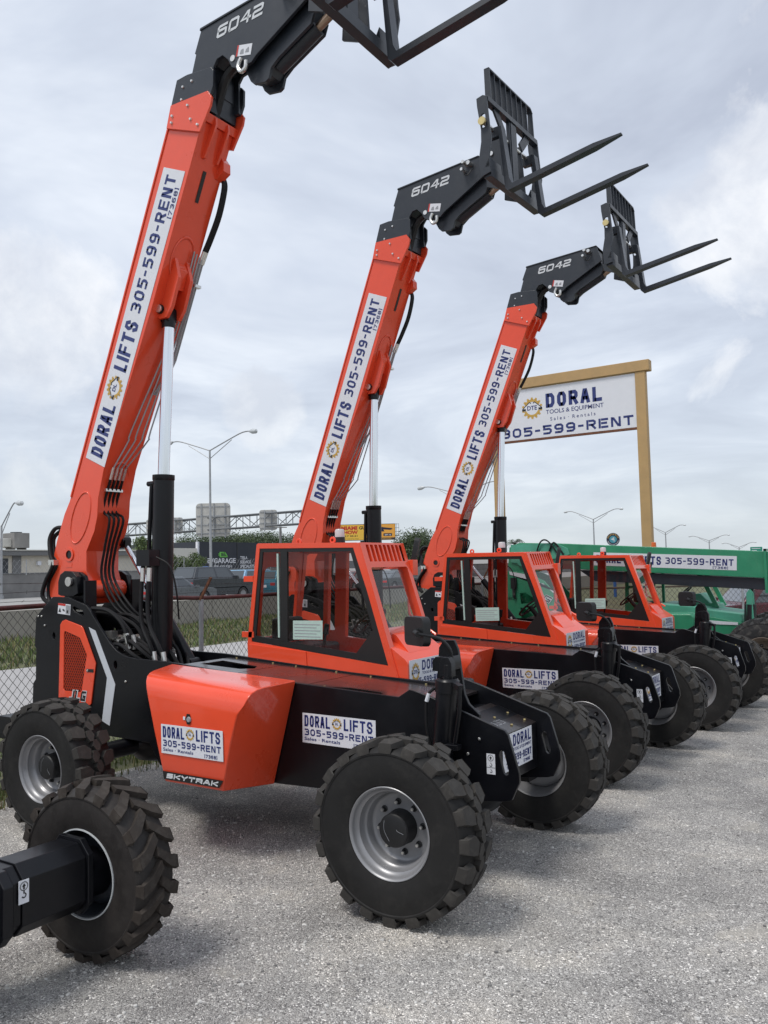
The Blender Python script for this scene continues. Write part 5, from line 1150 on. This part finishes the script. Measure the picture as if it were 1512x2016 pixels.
# ------------------------------------------------------------------ cars
def car(name, loc, rz, Lc, Wc, Hc, paint, label, kind='sedan'):
    r = empty(name, loc, rz); tag(r, label, 'car'); h = Wc/2; wr = .33 if kind == 'sedan' else .37
    b0, belt = .24, (.62 if kind == 'sedan' else .66)*Hc
    def arch(cx): return [(cx+(wr+.07)*math.cos(R(a)), wr+(wr+.07)*math.sin(R(a))) for a in range(180, -1, -20)]
    fx, rx = Lc*.5, -Lc*.5; wf, wb_ = Lc*.31, -Lc*.29
    low = [(rx+.08, b0)]+[(x, max(z, b0)) for x, z in arch(wb_)]+[(x, max(z, b0)) for x, z in arch(wf)]+[(fx-.10, b0), (fx, .42), (fx-.02, belt*.82), (fx-.25, belt*.93), (Lc*.20, belt*1.02), (-Lc*.33, belt*1.04), (rx+.06, belt*1.0), (rx, belt*.75), (rx, .42)]
    mb = MB(); mb.xz(low, -h, h); body = mb.build('body', paint, r, bevel=.05, seg=3)
    if kind == 'sedan': top = [(Lc*.20, belt), (.02*Lc, Hc), (-Lc*.18, Hc), (-Lc*.38, belt)]
    else: top = [(Lc*.22, belt), (.09*Lc, Hc), (-Lc*.40, Hc), (-Lc*.47, belt)]
    n = len(top); k = .80; vs = [(x, s_*(h-.05 if i in (0, n-1) else h*k), z) for s_ in (-1, 1) for i, (x, z) in enumerate(top)]
    mb = MB(); mb.add(vs, [(0, 1, 2, 3), (7, 6, 5, 4), (0, 4, 5, 1), (1, 5, 6, 2), (2, 6, 7, 3), (0, 3, 7, 4)]); cabn = mb.build('cabin', paint, r, bevel=.04, seg=3)
    def lerp(a, b, t): return (a[0]+(b[0]-a[0])*t, a[1]+(b[1]-a[1])*t, a[2]+(b[2]-a[2])*t)
    for s_ in (0, 1):
        q = vs[4*s_:4*s_+4]; sg_ = -1 if s_ == 0 else 1
        def pt(u, v):
            p = lerp(lerp(q[3], q[0], u), lerp(q[2], q[1], u), v); return (p[0], p[1]+sg_*.006, p[2])
        for u0, u1 in ((.07, .50), (.54, .90)):
            mb = MB(); mb.add([pt(u0, .08), pt(u1, .08), pt(u1, .86), pt(u0, .86)], [(0, 1, 2, 3)]); mb.build('side_window', 'car_glass', cabn)
    for nm, (a, b_, c_, d_), dx in (('windscreen', (vs[0], vs[4], vs[5], vs[1]), .008), ('rear_window', (vs[3], vs[7], vs[6], vs[2]), -.008)):
        def pw(u, v):
            p = lerp(lerp(a, b_, u), lerp(d_, c_, u), v); return (p[0]+dx, p[1], p[2]+.004)
        mb = MB(); mb.add([pw(.07, .10), pw(.93, .10), pw(.93, .9), pw(.07, .9)], [(0, 1, 2, 3)]); mb.build(nm, 'car_glass', cabn)
    for x in (wf, wb_):
        for s_ in (-1, 1):
            mb = MB(); mb.lathe([(wr*.62, -.10), (wr*.95, -.10), (wr, -.06), (wr, .09), (wr*.95, .11), (wr*.62, .11)], (x, s_*(h-.12), wr), (0, s_, 0), 24)
            w = mb.build('wheel', 'rubber_old', r)
            mb = MB(); mb.lathe([(0, .07), (wr*.2, .09), (wr*.62, .10), (wr*.62, -.05)], (x, s_*(h-.12), wr), (0, s_, 0), 20)
            mb.build('rim', 'silver', w)
    for s_ in (-1, 1):
        mb = MB(); mb.bb(rx-.012, rx+.12, s_*(h-.38), s_*(h-.01), belt*.70, belt*.86); mb.build('tail_lamp', 'tail', body, bevel=.02)
        mb = MB(); mb.bb(fx-.22, fx+.008, s_*(h-.42), s_*(h-.03), belt*.68, belt*.82); mb.build('headlight', 'lens', body, bevel=.02)
        mb = MB(); mb.bb(Lc*.17, Lc*.20, s_*h*.98, s_*(h+.17), belt*.98, belt*1.12); mb.build('mirror', paint, body, bevel=.02)
    mb = MB(); mb.bb(rx-.014, rx, -.26, .26, belt*.60, belt*.74); mb.build('number_plate', 'white', body)
    return r
RZ = .68
def oncar(u, d, **k):
    p = at(u, 1150, d); return (p.x, p.y, RZ)
H90 = math.pi/2
car('sedan_car', oncar(338, 43), H90, 4.7, 1.8, 1.45, 'car_grey', 'grey saloon car with red tail lamps on the highway, seen past the nearest lift cylinder')
car('suv_car', oncar(418, 47.5), H90, 4.9, 1.95, 1.95, 'car_dark', 'dark grey estate car on the highway in front of the black garage wall', 'suv')
car('suv_car', oncar(506, 54), H90, 4.6, 1.85, 1.75, 'car_blue', 'light blue car on the highway just left of the nearest cab', 'suv')
car('suv_car', oncar(566, 52), H90, 4.5, 1.85, 1.65, 'car_teal', 'teal car on the highway seen through the nearest cab window', 'suv')
car('sedan_car', oncar(700, 62), H90, 4.6, 1.8, 1.45, 'car_red', 'dark red car on the highway seen through the nearest windscreen')
car('van', oncar(722, 74), H90, 5.2, 2.0, 2.4, 'car_white', 'white van on the highway seen through the nearest cab', 'suv')
car('sedan_car', oncar(776, 60), H90, 4.6, 1.8, 1.45, 'car_dark', 'black saloon car on the highway beyond the nearest windscreen')
pm_ = at(1505, 1180, 24.5); car('suv_car', (pm_.x, pm_.y, -.12), math.atan2(-d2.y, -d2.x), 4.9, 1.95, 1.85, 'car_maroon', 'maroon off road car parked beyond the fence at the right edge', 'suv')

# ------------------------------------------------------------------ street lamps
def lamp(u, vtop, d, arms, la, rise, lab, w=.09, base=None):
    t = at(u, vtop, d); z0 = RZ if base is None else base; r = empty('street_lamp', (t.x, t.y, z0)); h = t.z-z0
    tag(r, lab, 'street lamp', 'street lamps along the highway')
    mb = MB(); mb.cyl((0, 0, 0), (0, 0, h), w*1.3, w*.8, 10); mb.cyl((0, 0, 0), (0, 0, .25), w*2.2, n=10); mb.build('pole', 'galv', r)
    for s_ in arms:
        dv = Vector((-s_, 0, 0)); e = dv*la+Vector((0, 0, h+rise))
        mb = MB(); mb.tube([(0, 0, h-.05), dv*la*.45+Vector((0, 0, h+rise*.55)), dv*la*.8+Vector((0, 0, h+rise*.97)), e], w*.55, 6); mb.tube([(0, 0, h-.7), dv*la*.55+Vector((0, 0, h+rise*.55))], w*.35, 6, sub=1); am = mb.build('arm', 'galv', r)
        mb = MB(); mb.lathe([(0, 0), (.10, .04), (.20, .35), (.17, .70), (0, .85)], e-dv*.1, dv+Vector((0, 0, -.12)), 12); mb.build('lamp_head', 'lens', am)
lamp(413, 886, 66, (1, -1), 4.3, 1.05, 'tall double armed street lamp standing between the two nearest booms')
lamp(3, 1035, 62, (-1,), 1.9, 1.6, 'single armed street lamp above the roof at the left edge')
lamp(905, 972, 80, (1, -1), 4.0, .9, 'double armed street lamp half hidden behind the farthest orange boom')
lamp(1168, 1022, 150, (1, -1), 4.8, 1.6, 'double armed street lamp seen under the big rental sign', .13)
lamp(1310, 1048, 215, (1, -1), 4.5, 1.7, 'double armed street lamp just right of the big sign post', .16)
lamp(1396, 1064, 240, (1, -1), 5.0, 1.4, 'distant double armed street lamp above the green boom, left of the green road sign', .17)
lamp(1455, 1077, 270, (1, -1), 4.6, 1.4, 'most distant double armed street lamp, nearest the green road sign', .18)

# ------------------------------------------------------------------ sign gantry over the highway
gA, gB = at(215, 1046, 102), at(660, 1014, 86)
ga = empty('sign_gantry', gA); tag(ga, 'grey lattice truss spanning the highway behind the machines', 'gantry')
dg_ = (gB-gA); Lg = dg_.length; dgn = dg_.normalized(); ng = Vector((-dgn.y, dgn.x, 0)).normalized(); hg_ = 1.35
mb = MB(); cor = [ng*.6+Vector((0, 0, hg_/2)), -ng*.6+Vector((0, 0, hg_/2)), -ng*.6-Vector((0, 0, hg_/2)), ng*.6-Vector((0, 0, hg_/2))]
for c_ in cor: mb.tube([c_, dgn*Lg+c_], .085, 6, sub=1)
nb = 17
for k in range(nb):
    a, b = dgn*Lg*k/nb, dgn*Lg*(k+1)/nb
    for i in range(4):
        c0_, c1_ = cor[i], cor[(i+1) % 4]; mb.tube([a+c0_, a+c1_], .05, 5, sub=1); mb.tube([(a if k % 2 else b)+c0_, (b if k % 2 else a)+c1_], .05, 5, sub=1)
mb.build('truss', 'galv_dark', ga)
mb = MB(); 
for e in (Vector((0, 0, 0)), dgn*Lg): mb.cut(); mb.cyl((e.x, e.y, RZ-gA.z), (e.x, e.y, e.z-.6), .28, .24, 12)
mb.each('column', 'galv', ga)
def sign_back(u0, u1, v0, v1, lab):
    uc = (u0+u1)/2; f_ = (uc-215)/(660-215); d = 102+(86-102)*f_-1.2; a, b, c_ = at(u0, v1, d), at(u1, v1, d), at(u0, v0, d)
    w = (b-a).length; h = c_.z-a.z; r = empty('highway_sign', a); tag(r, lab, 'road sign', 'road signs on the gantry seen from behind'); U = (b-a); U.z = 0; U.normalize(); Nn = U.cross(Vector((0, 0, 1)))
    mb = MB(); mb.plate(rrect(0, w, 0, h, .12*h), lambda p, q, t: U*p+Vector((0, 0, q))-Nn*t, .0, .06); mb.build('panel', 'galv_pale', r)
    mb = MB()
    for q in (.1, .35, .62, .9): mb.bar(U*.02*w+Vector((0, 0, h*q))+Nn*.03, U*.98*w+Vector((0, 0, h*q))+Nn*.03, .05, .10)
    for p in ((.16, .52, .85) if w > 2 else (.3, .7)): mb.bar(U*p*w+Vector((0, 0, -.05*h))+Nn*.07, U*p*w+Vector((0, 0, 1.0*h))+Nn*.07, .12, .06, upv=Nn)
    mb.build('stiffener', 'galv', r)
M['galv_pale'] = mat('sign_back_aluminium', (0.46, 0.45, 0.42), 0.6, var=0.15, scale=.8, dust=.1)
sign_back(386, 454, 991, 1057, 'largest grey road sign back on the gantry, behind the tall lamp pole')
sign_back(511, 546, 1004, 1044, 'small grey road sign back on the gantry, near the middle boom')
sign_back(337, 360, 1019, 1051, 'small grey road sign back right of the nearest lift cylinder')
sign_back(288, 309, 1023, 1053, 'small grey road sign back left of the nearest lift cylinder')

# ------------------------------------------------------------------ buildings across the highway (faces along x = -63)
def onx(u, v, x=-63.0):
    r = at(u, v, 1)-Vector(CAM); k = (x-CAM[0])/r.x; return Vector(CAM)+r*k
b1 = empty('warehouse', (-63, 30, RZ)); tag(b1, 'low cream warehouse with dark roller doors behind the wall at left', 'building')
def part(nm, m, x0, x1, y0, y1, z0, z1, par, org, bevel=0.0):
    mb = MB(); mb.bb(x0-org[0], x1-org[0], y0-org[1], y1-org[1], z0-org[2], z1-org[2]); return mb.build(nm, m, par, bevel=bevel)
og = (-63, 30, RZ)
part('wall', 'cream', -78, -63, 8, 51.0, RZ, 4.1, b1, og)
rf = part('roof', 'eaves', -78.4, -62.4, 7.6, 51.4, 4.1, 4.52, b1, og)
part('roof_edge', 'cream2', -78.5, -62.3, 7.5, 51.5, 4.52, 4.60, rf, og)
for y in (18, 26, 31.2): part('roller_door', 'dark_door', -63.02, -62.93, y, y+4.6, RZ, 3.85, b1, og)
for y in (38.5, 41.0, 46): part('wall_lamp', 'white', -63.0, -62.75, y, y+.35, 3.25, 3.6, b1, og)
part('door_frame', 'eaves', -63.0, -62.9, 36.2, 37.0, RZ, 4.1, b1, og)
ac = empty('air_conditioner', (-66, 38.5, 4.6)); tag(ac, 'grey rooftop air conditioning unit with ducts on the warehouse roof', 'air conditioner')
mb = MB(); mb.bb(-.9, .9, -.75, .75, .25, 1.6); 
for k in range(2): mb.bb(-.7, .7, -.6+1.1*k, -.5+1.1*k, 0, .25)
mb.build('cabinet', 'concrete', ac, bevel=.03)
mb = MB(); mb.bb(-.5, .5, -4.6, -.75, .35, 1.1); mb.build('duct', 'galv_pale', ac, bevel=.04); mb = MB(); mb.lathe([(0, 0), (.5, 0), (.5, .1), (0, .12)], (0, 0, 1.6), (0, 0, 1), 16); mb.build('fan', 'dark_door', ac)
b2_ = empty('shop_building', (-63, 60, RZ)); tag(b2_, 'garage with slate coloured sign wall reading EVGARAGE beside a cream block', 'building')
og2 = (-63, 60, RZ); yA, yB = onx(316, 1100).y, onx(394, 1100).y; yC = onx(660, 1100).y; zt1 = onx(355, 1079).z; zt2 = onx(430, 1067).z
part('wall', 'cream2', -80, -63.2, yA, yB+.5, RZ, zt1, b2_, og2); part('parapet', 'white', -63.4, -63.1, yB-.25, yB, RZ, zt2, b2_, og2)
sgw = part('sign_wall', 'slate', -80, -63, yB, yC, RZ, zt2, b2_, og2)
yd = onx(467, 1100).y; part('joint', 'label_black', -63.01, -62.97, yd-.05, yd+.05, RZ, zt2-.05, sgw, og2)
def wtext(txt, u0, u1, v0, v1, m, bold=.02, polys=None):
    a, b, c_ = onx(u0, v1, -62.96), onx(u1, v1, -62.96), onx(u0, v0, -62.96); w, h = b.y-a.y, c_.z-a.z
    q = polys(w, h) if polys else ftext(txt, 0, 0, w, h, bold); decal('lettering', sgw, Vector((-62.965, a.y, a.z))-Vector(og2), (0, 1, 0), (0, 0, 1), w, h, [(m, q)], plate=None)
wtext('EVGARAGE', 408.5, 464, 1099, 1109, 'white'); wtext('305.433.3331', 421, 456, 1113, 1118, 'white')
wtext('TESLA', 473, 487, 1095, 1101, 'white'); wtext('SERVICE', 473, 494, 1103.5, 1109.5, 'white'); wtext('SPECIALISTS', 473, 501, 1112, 1118, 'white')
def ev(w, h):
    t = h*.16; V = lambda *p: [Vector((a*w, b*h)) for a, b in p]
    return [V((.12, .82), (.72, .82), (.72, 1), (.12, 1)), V((.12, 0), (.95, 0), (.95, .18), (.12, .18)), V((.12, .18), (.30, .18), (.30, .82), (.12, .82)), V((.72, 1), (.60, .95), (.86, .1), (1, .1)), V((0, .55), (.12, .55), (.12, .70), (0, .70)), V((0, .30), (.12, .30), (.12, .45), (0, .45)), V((.40, .60), (.66, .60), (.66, .70), (.40, .70)), V((.40, .34), (.74, .34), (.74, .44), (.40, .44))]
wtext('', 430, 449, 1086.5, 1097, 'lime', polys=ev)
pc = onx(385, 1108, -58); cn = empty('canopy', (pc.x, pc.y, RZ)); tag(cn, 'low blue canopy in front of the black garage wall', 'canopy')
mb = MB(); mb.xz([(-1, 1.9), (1.2, 1.75), (1.2, 1.85), (-1, 2.2)], -2.6, 2.6); mb.build('roof', 'tarp', cn); mb = MB()
for y in (-2.4, 2.4): mb.cut(); mb.cyl((1.0, y, 0), (1.0, y, 1.8), .05, n=8)
mb.each('post', 'galv', cn)

# ------------------------------------------------------------------ billboard, road signs, utility pole
bA, bBp, bT = at(664, 1064, 160), at(778, 1065, 160), at(664, 1034, 160)
bbd = empty('billboard', bA); tag(bbd, 'orange advertising billboard for a gun show rising behind the nearest cab', 'billboard')
U = (bBp-bA); U.z = 0; wbb = U.length; U.normalize(); hb = bT.z-bA.z; Nb = U.cross(Vector((0, 0, 1)))
mb = MB(); mb.plate([(-.1, -.1), (wbb+.1, -.1), (wbb+.1, hb+.1), (-.1, hb+.1)], lambda p, q, t: U*p+Vector((0, 0, q))-Nb*t, .05, .5); mb.build('frame', 'dark_door', bbd)
g = lambda x0, y0, x1, y1: [Vector((x0*wbb, y0*hb)), Vector((x1*wbb, y0*hb)), Vector((x1*wbb, y1*hb)), Vector((x0*wbb, y1*hb))]
gun = [[Vector((x*wbb, y*hb)) for x, y in q] for q in ([(.55, .72), (.93, .62), (.93, .74), (.70, .86), (.56, .90)], [(.93, .64), (.955, .66), (.955, .73), (.93, .74)], [(.55, .40), (.66, .40), (.72, .72), (.58, .80)], [(.70, .52), (.82, .52), (.80, .66), (.70, .70)])]
decal('poster', bbd, Nb*.0, U, (0, 0, 1), wbb, hb, [('bb_yellow', [g(0, 0, .46, .98)]), ('red', ftext('MIAMI', .07*wbb, .66*hb, .28*wbb, .26*hb, .05)+ftext('SHOW', .07*wbb, .38*hb, .29*wbb, .25*hb, .05)),
      ('label_black', ftext('GUN', .38*wbb, .68*hb, .17*wbb, .22*hb, .04)+ftext('JULY 20-21', .07*wbb, .18*hb, .28*wbb, .14*hb, .03)+ftext('DADE FAIRGROUNDS', .07*wbb, .05*hb, .30*wbb, .06*hb)),
      ('bb_navy', gun+[g(.80, .22, .95, .40), g(.50, .02, 1, .12)]), ('white', ftext('SEPT 7-8', .82*wbb, .25*hb, .11*wbb, .09*hb, .03)), ('bb_yellow', ftext('SHOWS.COM', .74*wbb, .04*hb, .18*wbb, .06*hb))], plate='billboard')
mb = MB()
for q in range(5): mb.bar(U*(wbb+.1)+Vector((0, 0, hb*q/4)), U*(wbb+.75)+Vector((0, 0, hb*q/4)), .1, .06)
for p in (.3, .75): mb.bar(U*(wbb+p)+Vector((0, 0, -.1)), U*(wbb+p)+Vector((0, 0, hb+.1)), .06, .06, upv=Nb)
mb.build('ladder_frame', 'dark_door', bbd)
mb = MB(); pp_ = U*wbb*.5-Nb*.3; mb.bb(pp_.x-1.2, pp_.x+1.2, pp_.y-.3, pp_.y+.3, -1.2, -.15); mb.cyl((pp_.x, pp_.y, -bA.z), (pp_.x, pp_.y, -.1), .5, n=14); mb.build('column', 'dark_door', bbd)
rp = at(1207, 1062, 60); rs = empty('round_sign', (rp.x, rp.y, -.12)); tag(rs, 'round blue emblem sign on a navy post behind the green boom', 'sign')
dirc = (Vector(CAM)-rp); dirc.z = 0; dirc.normalize(); rr_ = .47; hz_ = rp.z+.12
mb = MB(); mb.cyl(Vector((0, 0, hz_))-dirc*.06, Vector((0, 0, hz_))+dirc*.03, rr_, n=40); mb.build('disc', 'bb_navy', rs)
Ur = Vector((0, 0, 1)).cross(dirc); ringp = lambda r0, r1: [[Vector((rr*math.cos(a), rr*math.sin(a))) for rr, a in ((r0, R(15*k)), (r1, R(15*k)), (r1, R(15*k+15)), (r0, R(15*k+15)))] for k in range(24)]
dots = [[Vector((.37*math.cos(a)+p, .37*math.sin(a)+q)) for p, q in ((-.028, -.045), (.028, -.045), (.028, .045), (-.028, .045))] for a in [R(20+20*k) for k in range(8)]]
dots2 = [[Vector((.37*math.cos(a)+p, .37*math.sin(a)+q)) for p, q in ((-.02, -.03), (.02, -.03), (.02, .03), (-.02, .03))] for a in [R(200+14*k) for k in range(11)]]
land = [[Vector(p) for p in q] for q in ([(-.18, .02), (.02, .10), (.12, .0), (.0, -.06)], [(-.05, .12), (.1, .16), (.05, .06)], [(.0, -.1), (.14, -.06), (.08, -.16)])]
decal('emblem', rs, Vector((0, 0, hz_))+dirc*.031, Ur, (0, 0, 1), 1, 1, [('grey', ringp(.445, .465)), ('teal', ringp(.0, .26)), ('gold', dots), ('letter_white', dots2+land)], plate=None, th=.004)
mb = MB(); mb.cyl((0, 0, 0), (0, 0, hz_-rr_+.02), .11, n=14); mb.build('post', 'tarp', rs)
hp = at(1489, 1082, 200); hs_ = empty('road_sign', (hp.x, hp.y, 0)); tag(hs_, 'small green highway direction sign far off above the green boom', 'road sign')
Uh = Vector(rt); Uh.z = 0; Uh.normalize(); mb = MB(); mb.plate(rrect(-1.45, 1.45, -.75, .65, .12), lambda p, q, t: Uh*p+Vector((0, 0, hp.z+q))+Vector((0, t, 0)), 0, .08)
mb.build('panel', 'hw_green', hs_); mb = MB(); mb.cyl((0, .2, 0), (0, .2, hp.z-.5), .15, n=8); mb.build('post', 'galv', hs_)
decal('lettering', hs_, Vector((0, -.01, hp.z)), Uh, (0, 0, 1), 1, 1, [('letter_white', [[Vector(p) for p in q] for q in ([(-1.1, .2), (1.0, .2), (1.0, .36), (-1.1, .36)], [(-1.1, -.3), (.1, -.3), (.1, -.12), (-1.1, -.12)])])], plate=None)
up_ = at(552, 1037, 112); ut = empty('utility_pole', (up_.x, up_.y, 0)); tag(ut, 'grey utility pole with a short crossarm in front of the tree line', 'utility pole')
mb = MB(); mb.cyl((0, 0, 0), (0, 0, up_.z), .22, .16, 10); mb.build('pole', 'concrete', ut); mb = MB(); mb.bar((-.7, -.5, up_.z-.1), (.7, .5, up_.z-.1), .12, .1); mb.build('crossarm', 'bark', ut)

# ------------------------------------------------------------------ trees
def tree(name, u, vbase_d, zc, rx_, rz_, n, leafm, lab, seed, base=.0, lf=.3, grp=None):
    p = at(u, 1100, vbase_d); rg = np.random.default_rng(seed); r = empty(name, (p.x, p.y, base)); tag(r, lab, 'tree', grp); zc -= base
    # clumps
    nc = max(9, int(n/130)); cl = []
    for i in range(nc):
        v = rg.normal(size=3); v /= np.linalg.norm(v); v *= rg.uniform(.25, .95); cl.append((v*[rx_, rx_, rz_]+[0, 0, zc], rg.uniform(.34, .55)))
    V = []; F = []
    for i in range(n):
        c_, s_ = cl[i % nc]; v = rg.normal(size=3); v /= np.linalg.norm(v)+1e-9; v *= rg.uniform(.55, 1.05); q = c_+v*[rx_*s_, rx_*s_, rz_*s_*.85]
        a = rg.normal(size=3); a /= np.linalg.norm(a); b = np.cross(a, rg.normal(size=3)); b /= np.linalg.norm(b); L1, L2 = lf*rg.uniform(.6, 1.3), lf*rg.uniform(.3, .6); o = len(V)
        V += [(q-a*L1).tolist(), (q+b*L2).tolist(), (q+a*L1).tolist(), (q-b*L2).tolist()]; F.append((o, o+1, o+2, o+3))
    me = bpy.data.meshes.new('crown'); me.from_pydata(V, [], F); me.materials.append(M[leafm]); me.materials.append(M['leaf2' if leafm == 'leaf' else 'leaf'])
    me.polygons.foreach_set('material_index', [int(rg.uniform() < .25) for _ in F]); ob = bpy.data.objects.new('crown', me); COL.objects.link(ob); ob.parent = r
    mb = MB(); mb.tube([(0, 0, 0), (.05*rx_, 0, zc*.4), (0, .04*rx_, zc*.75)], max(.10, .05*rx_), 8)
    for c_, s_ in cl[:6]: mb.tube([(0, 0, zc*.5), (c_[0]*.5, c_[1]*.5, zc*.5+(c_[2]-zc*.5)*.7), tuple(c_)], max(.04, .018*rx_), 5)
    mb.build('trunk', 'bark', r); return r
gt = 'trees behind the garage'
for i, (u, d, zc, rx_, rz_, lm, lab) in enumerate((u, d, zc-.9, rx_, rz_, lm, lab) for (u, d, zc, rx_, rz_, lm, lab) in ((352, 150, 6.0, 5.0, 3.4, 'leaf', 'dark round tree behind the cream block, leftmost of the tree line'), (392, 155, 7.0, 5.4, 3.7, 'leaf', 'dark tree behind the largest road sign back'), (440, 150, 7.3, 5.2, 3.4, 'leaf', 'dark tree above the black garage wall, right of the tall lamp pole'),
        (486, 158, 7.6, 5.2, 3.2, 'leaf', 'tallest dark tree of the line, under the gantry'), (530, 152, 7.2, 4.6, 3.1, 'leaf', 'dark tree just left of the utility pole'), (574, 150, 7.0, 4.6, 2.8, 'leaf', 'dark tree touching the middle boom, right of the utility pole'), (820, 120, 5.6, 3.4, 2.9, 'leaf', 'round tree between the nearest cab and the farthest boom'), (862, 135, 5.0, 3.0, 2.2, 'leaf', 'low tree half hidden behind the farthest boom'))):
    tree('broadleaf_tree', u, d, zc, rx_, rz_, 15000, lm, lab, 20+i, lf=.15, grp=gt)
tree('bushy_tree', 286, 84, 4.6, 1.4, 1.7, 3500, 'leaf2', 'small yellow green tree left of the nearest lift cylinder', 40, base=RZ, lf=.14)
for i, (u, d, zc, rx_) in enumerate(((340, 78, 2.6, .9), (362, 78, 2.5, 1.1), (384, 79, 2.8, 1.1))): tree('shrub', u, d, zc+.3, rx_, 1.2, 1800, 'leaf2', ('shrub in front of the cream block, leftmost of three', 'middle shrub of three in front of the cream block', 'shrub in front of the cream block, next to the black wall')[i], 50+i, base=RZ, lf=.10)
def palm(u, v, d, rcr, lab, seed, base=.0):
    p = at(u, v, d); rg = np.random.default_rng(seed); r = empty('palm_tree', (p.x, p.y, base)); tag(r, lab, 'palm tree'); h = p.z-base
    mb = MB(); mb.tube([(0, 0, 0), (.1, .05, h*.5), (0, 0, h)], .16, 8); mb.build('trunk', 'bark', r)
    V = []; F = []
    for k in range(20):
        a = 2*math.pi*k/20+rg.uniform(-.15, .15); el = rg.uniform(-.1, 1.1); L_ = rcr*rg.uniform(.8, 1.1); prev = None
        for t in np.linspace(0, 1, 12):
            rad = L_*t*math.cos(el*.8); zz = h+L_*(t*math.sin(el)-.75*t*t); q = np.array([rad*math.cos(a), rad*math.sin(a), zz]); sd = np.array([-math.sin(a), math.cos(a), 0])
            for s_ in (-1, 1):
                ln = L_*.22*(1-.5*t); o = len(V); tip = q+sd*s_*ln+np.array([math.cos(a)*ln*.5, math.sin(a)*ln*.5, -ln*.55]); V += [q.tolist(), (q+np.array([math.cos(a), math.sin(a), 0])*L_*.06).tolist(), tip.tolist()]; F.append((o, o+1, o+2))
    me = bpy.data.meshes.new('crown'); me.from_pydata(V, [], F); me.materials.append(M['palm']); ob = bpy.data.objects.new('crown', me); COL.objects.link(ob); ob.parent = r
palm(1013, 1068, 95, 1.5, 'palm tree peeking over the green boom left of the tan post', 61)
palm(288, 1068, 88, 1.6, 'small palm beside the nearest lift cylinder', 62, RZ)
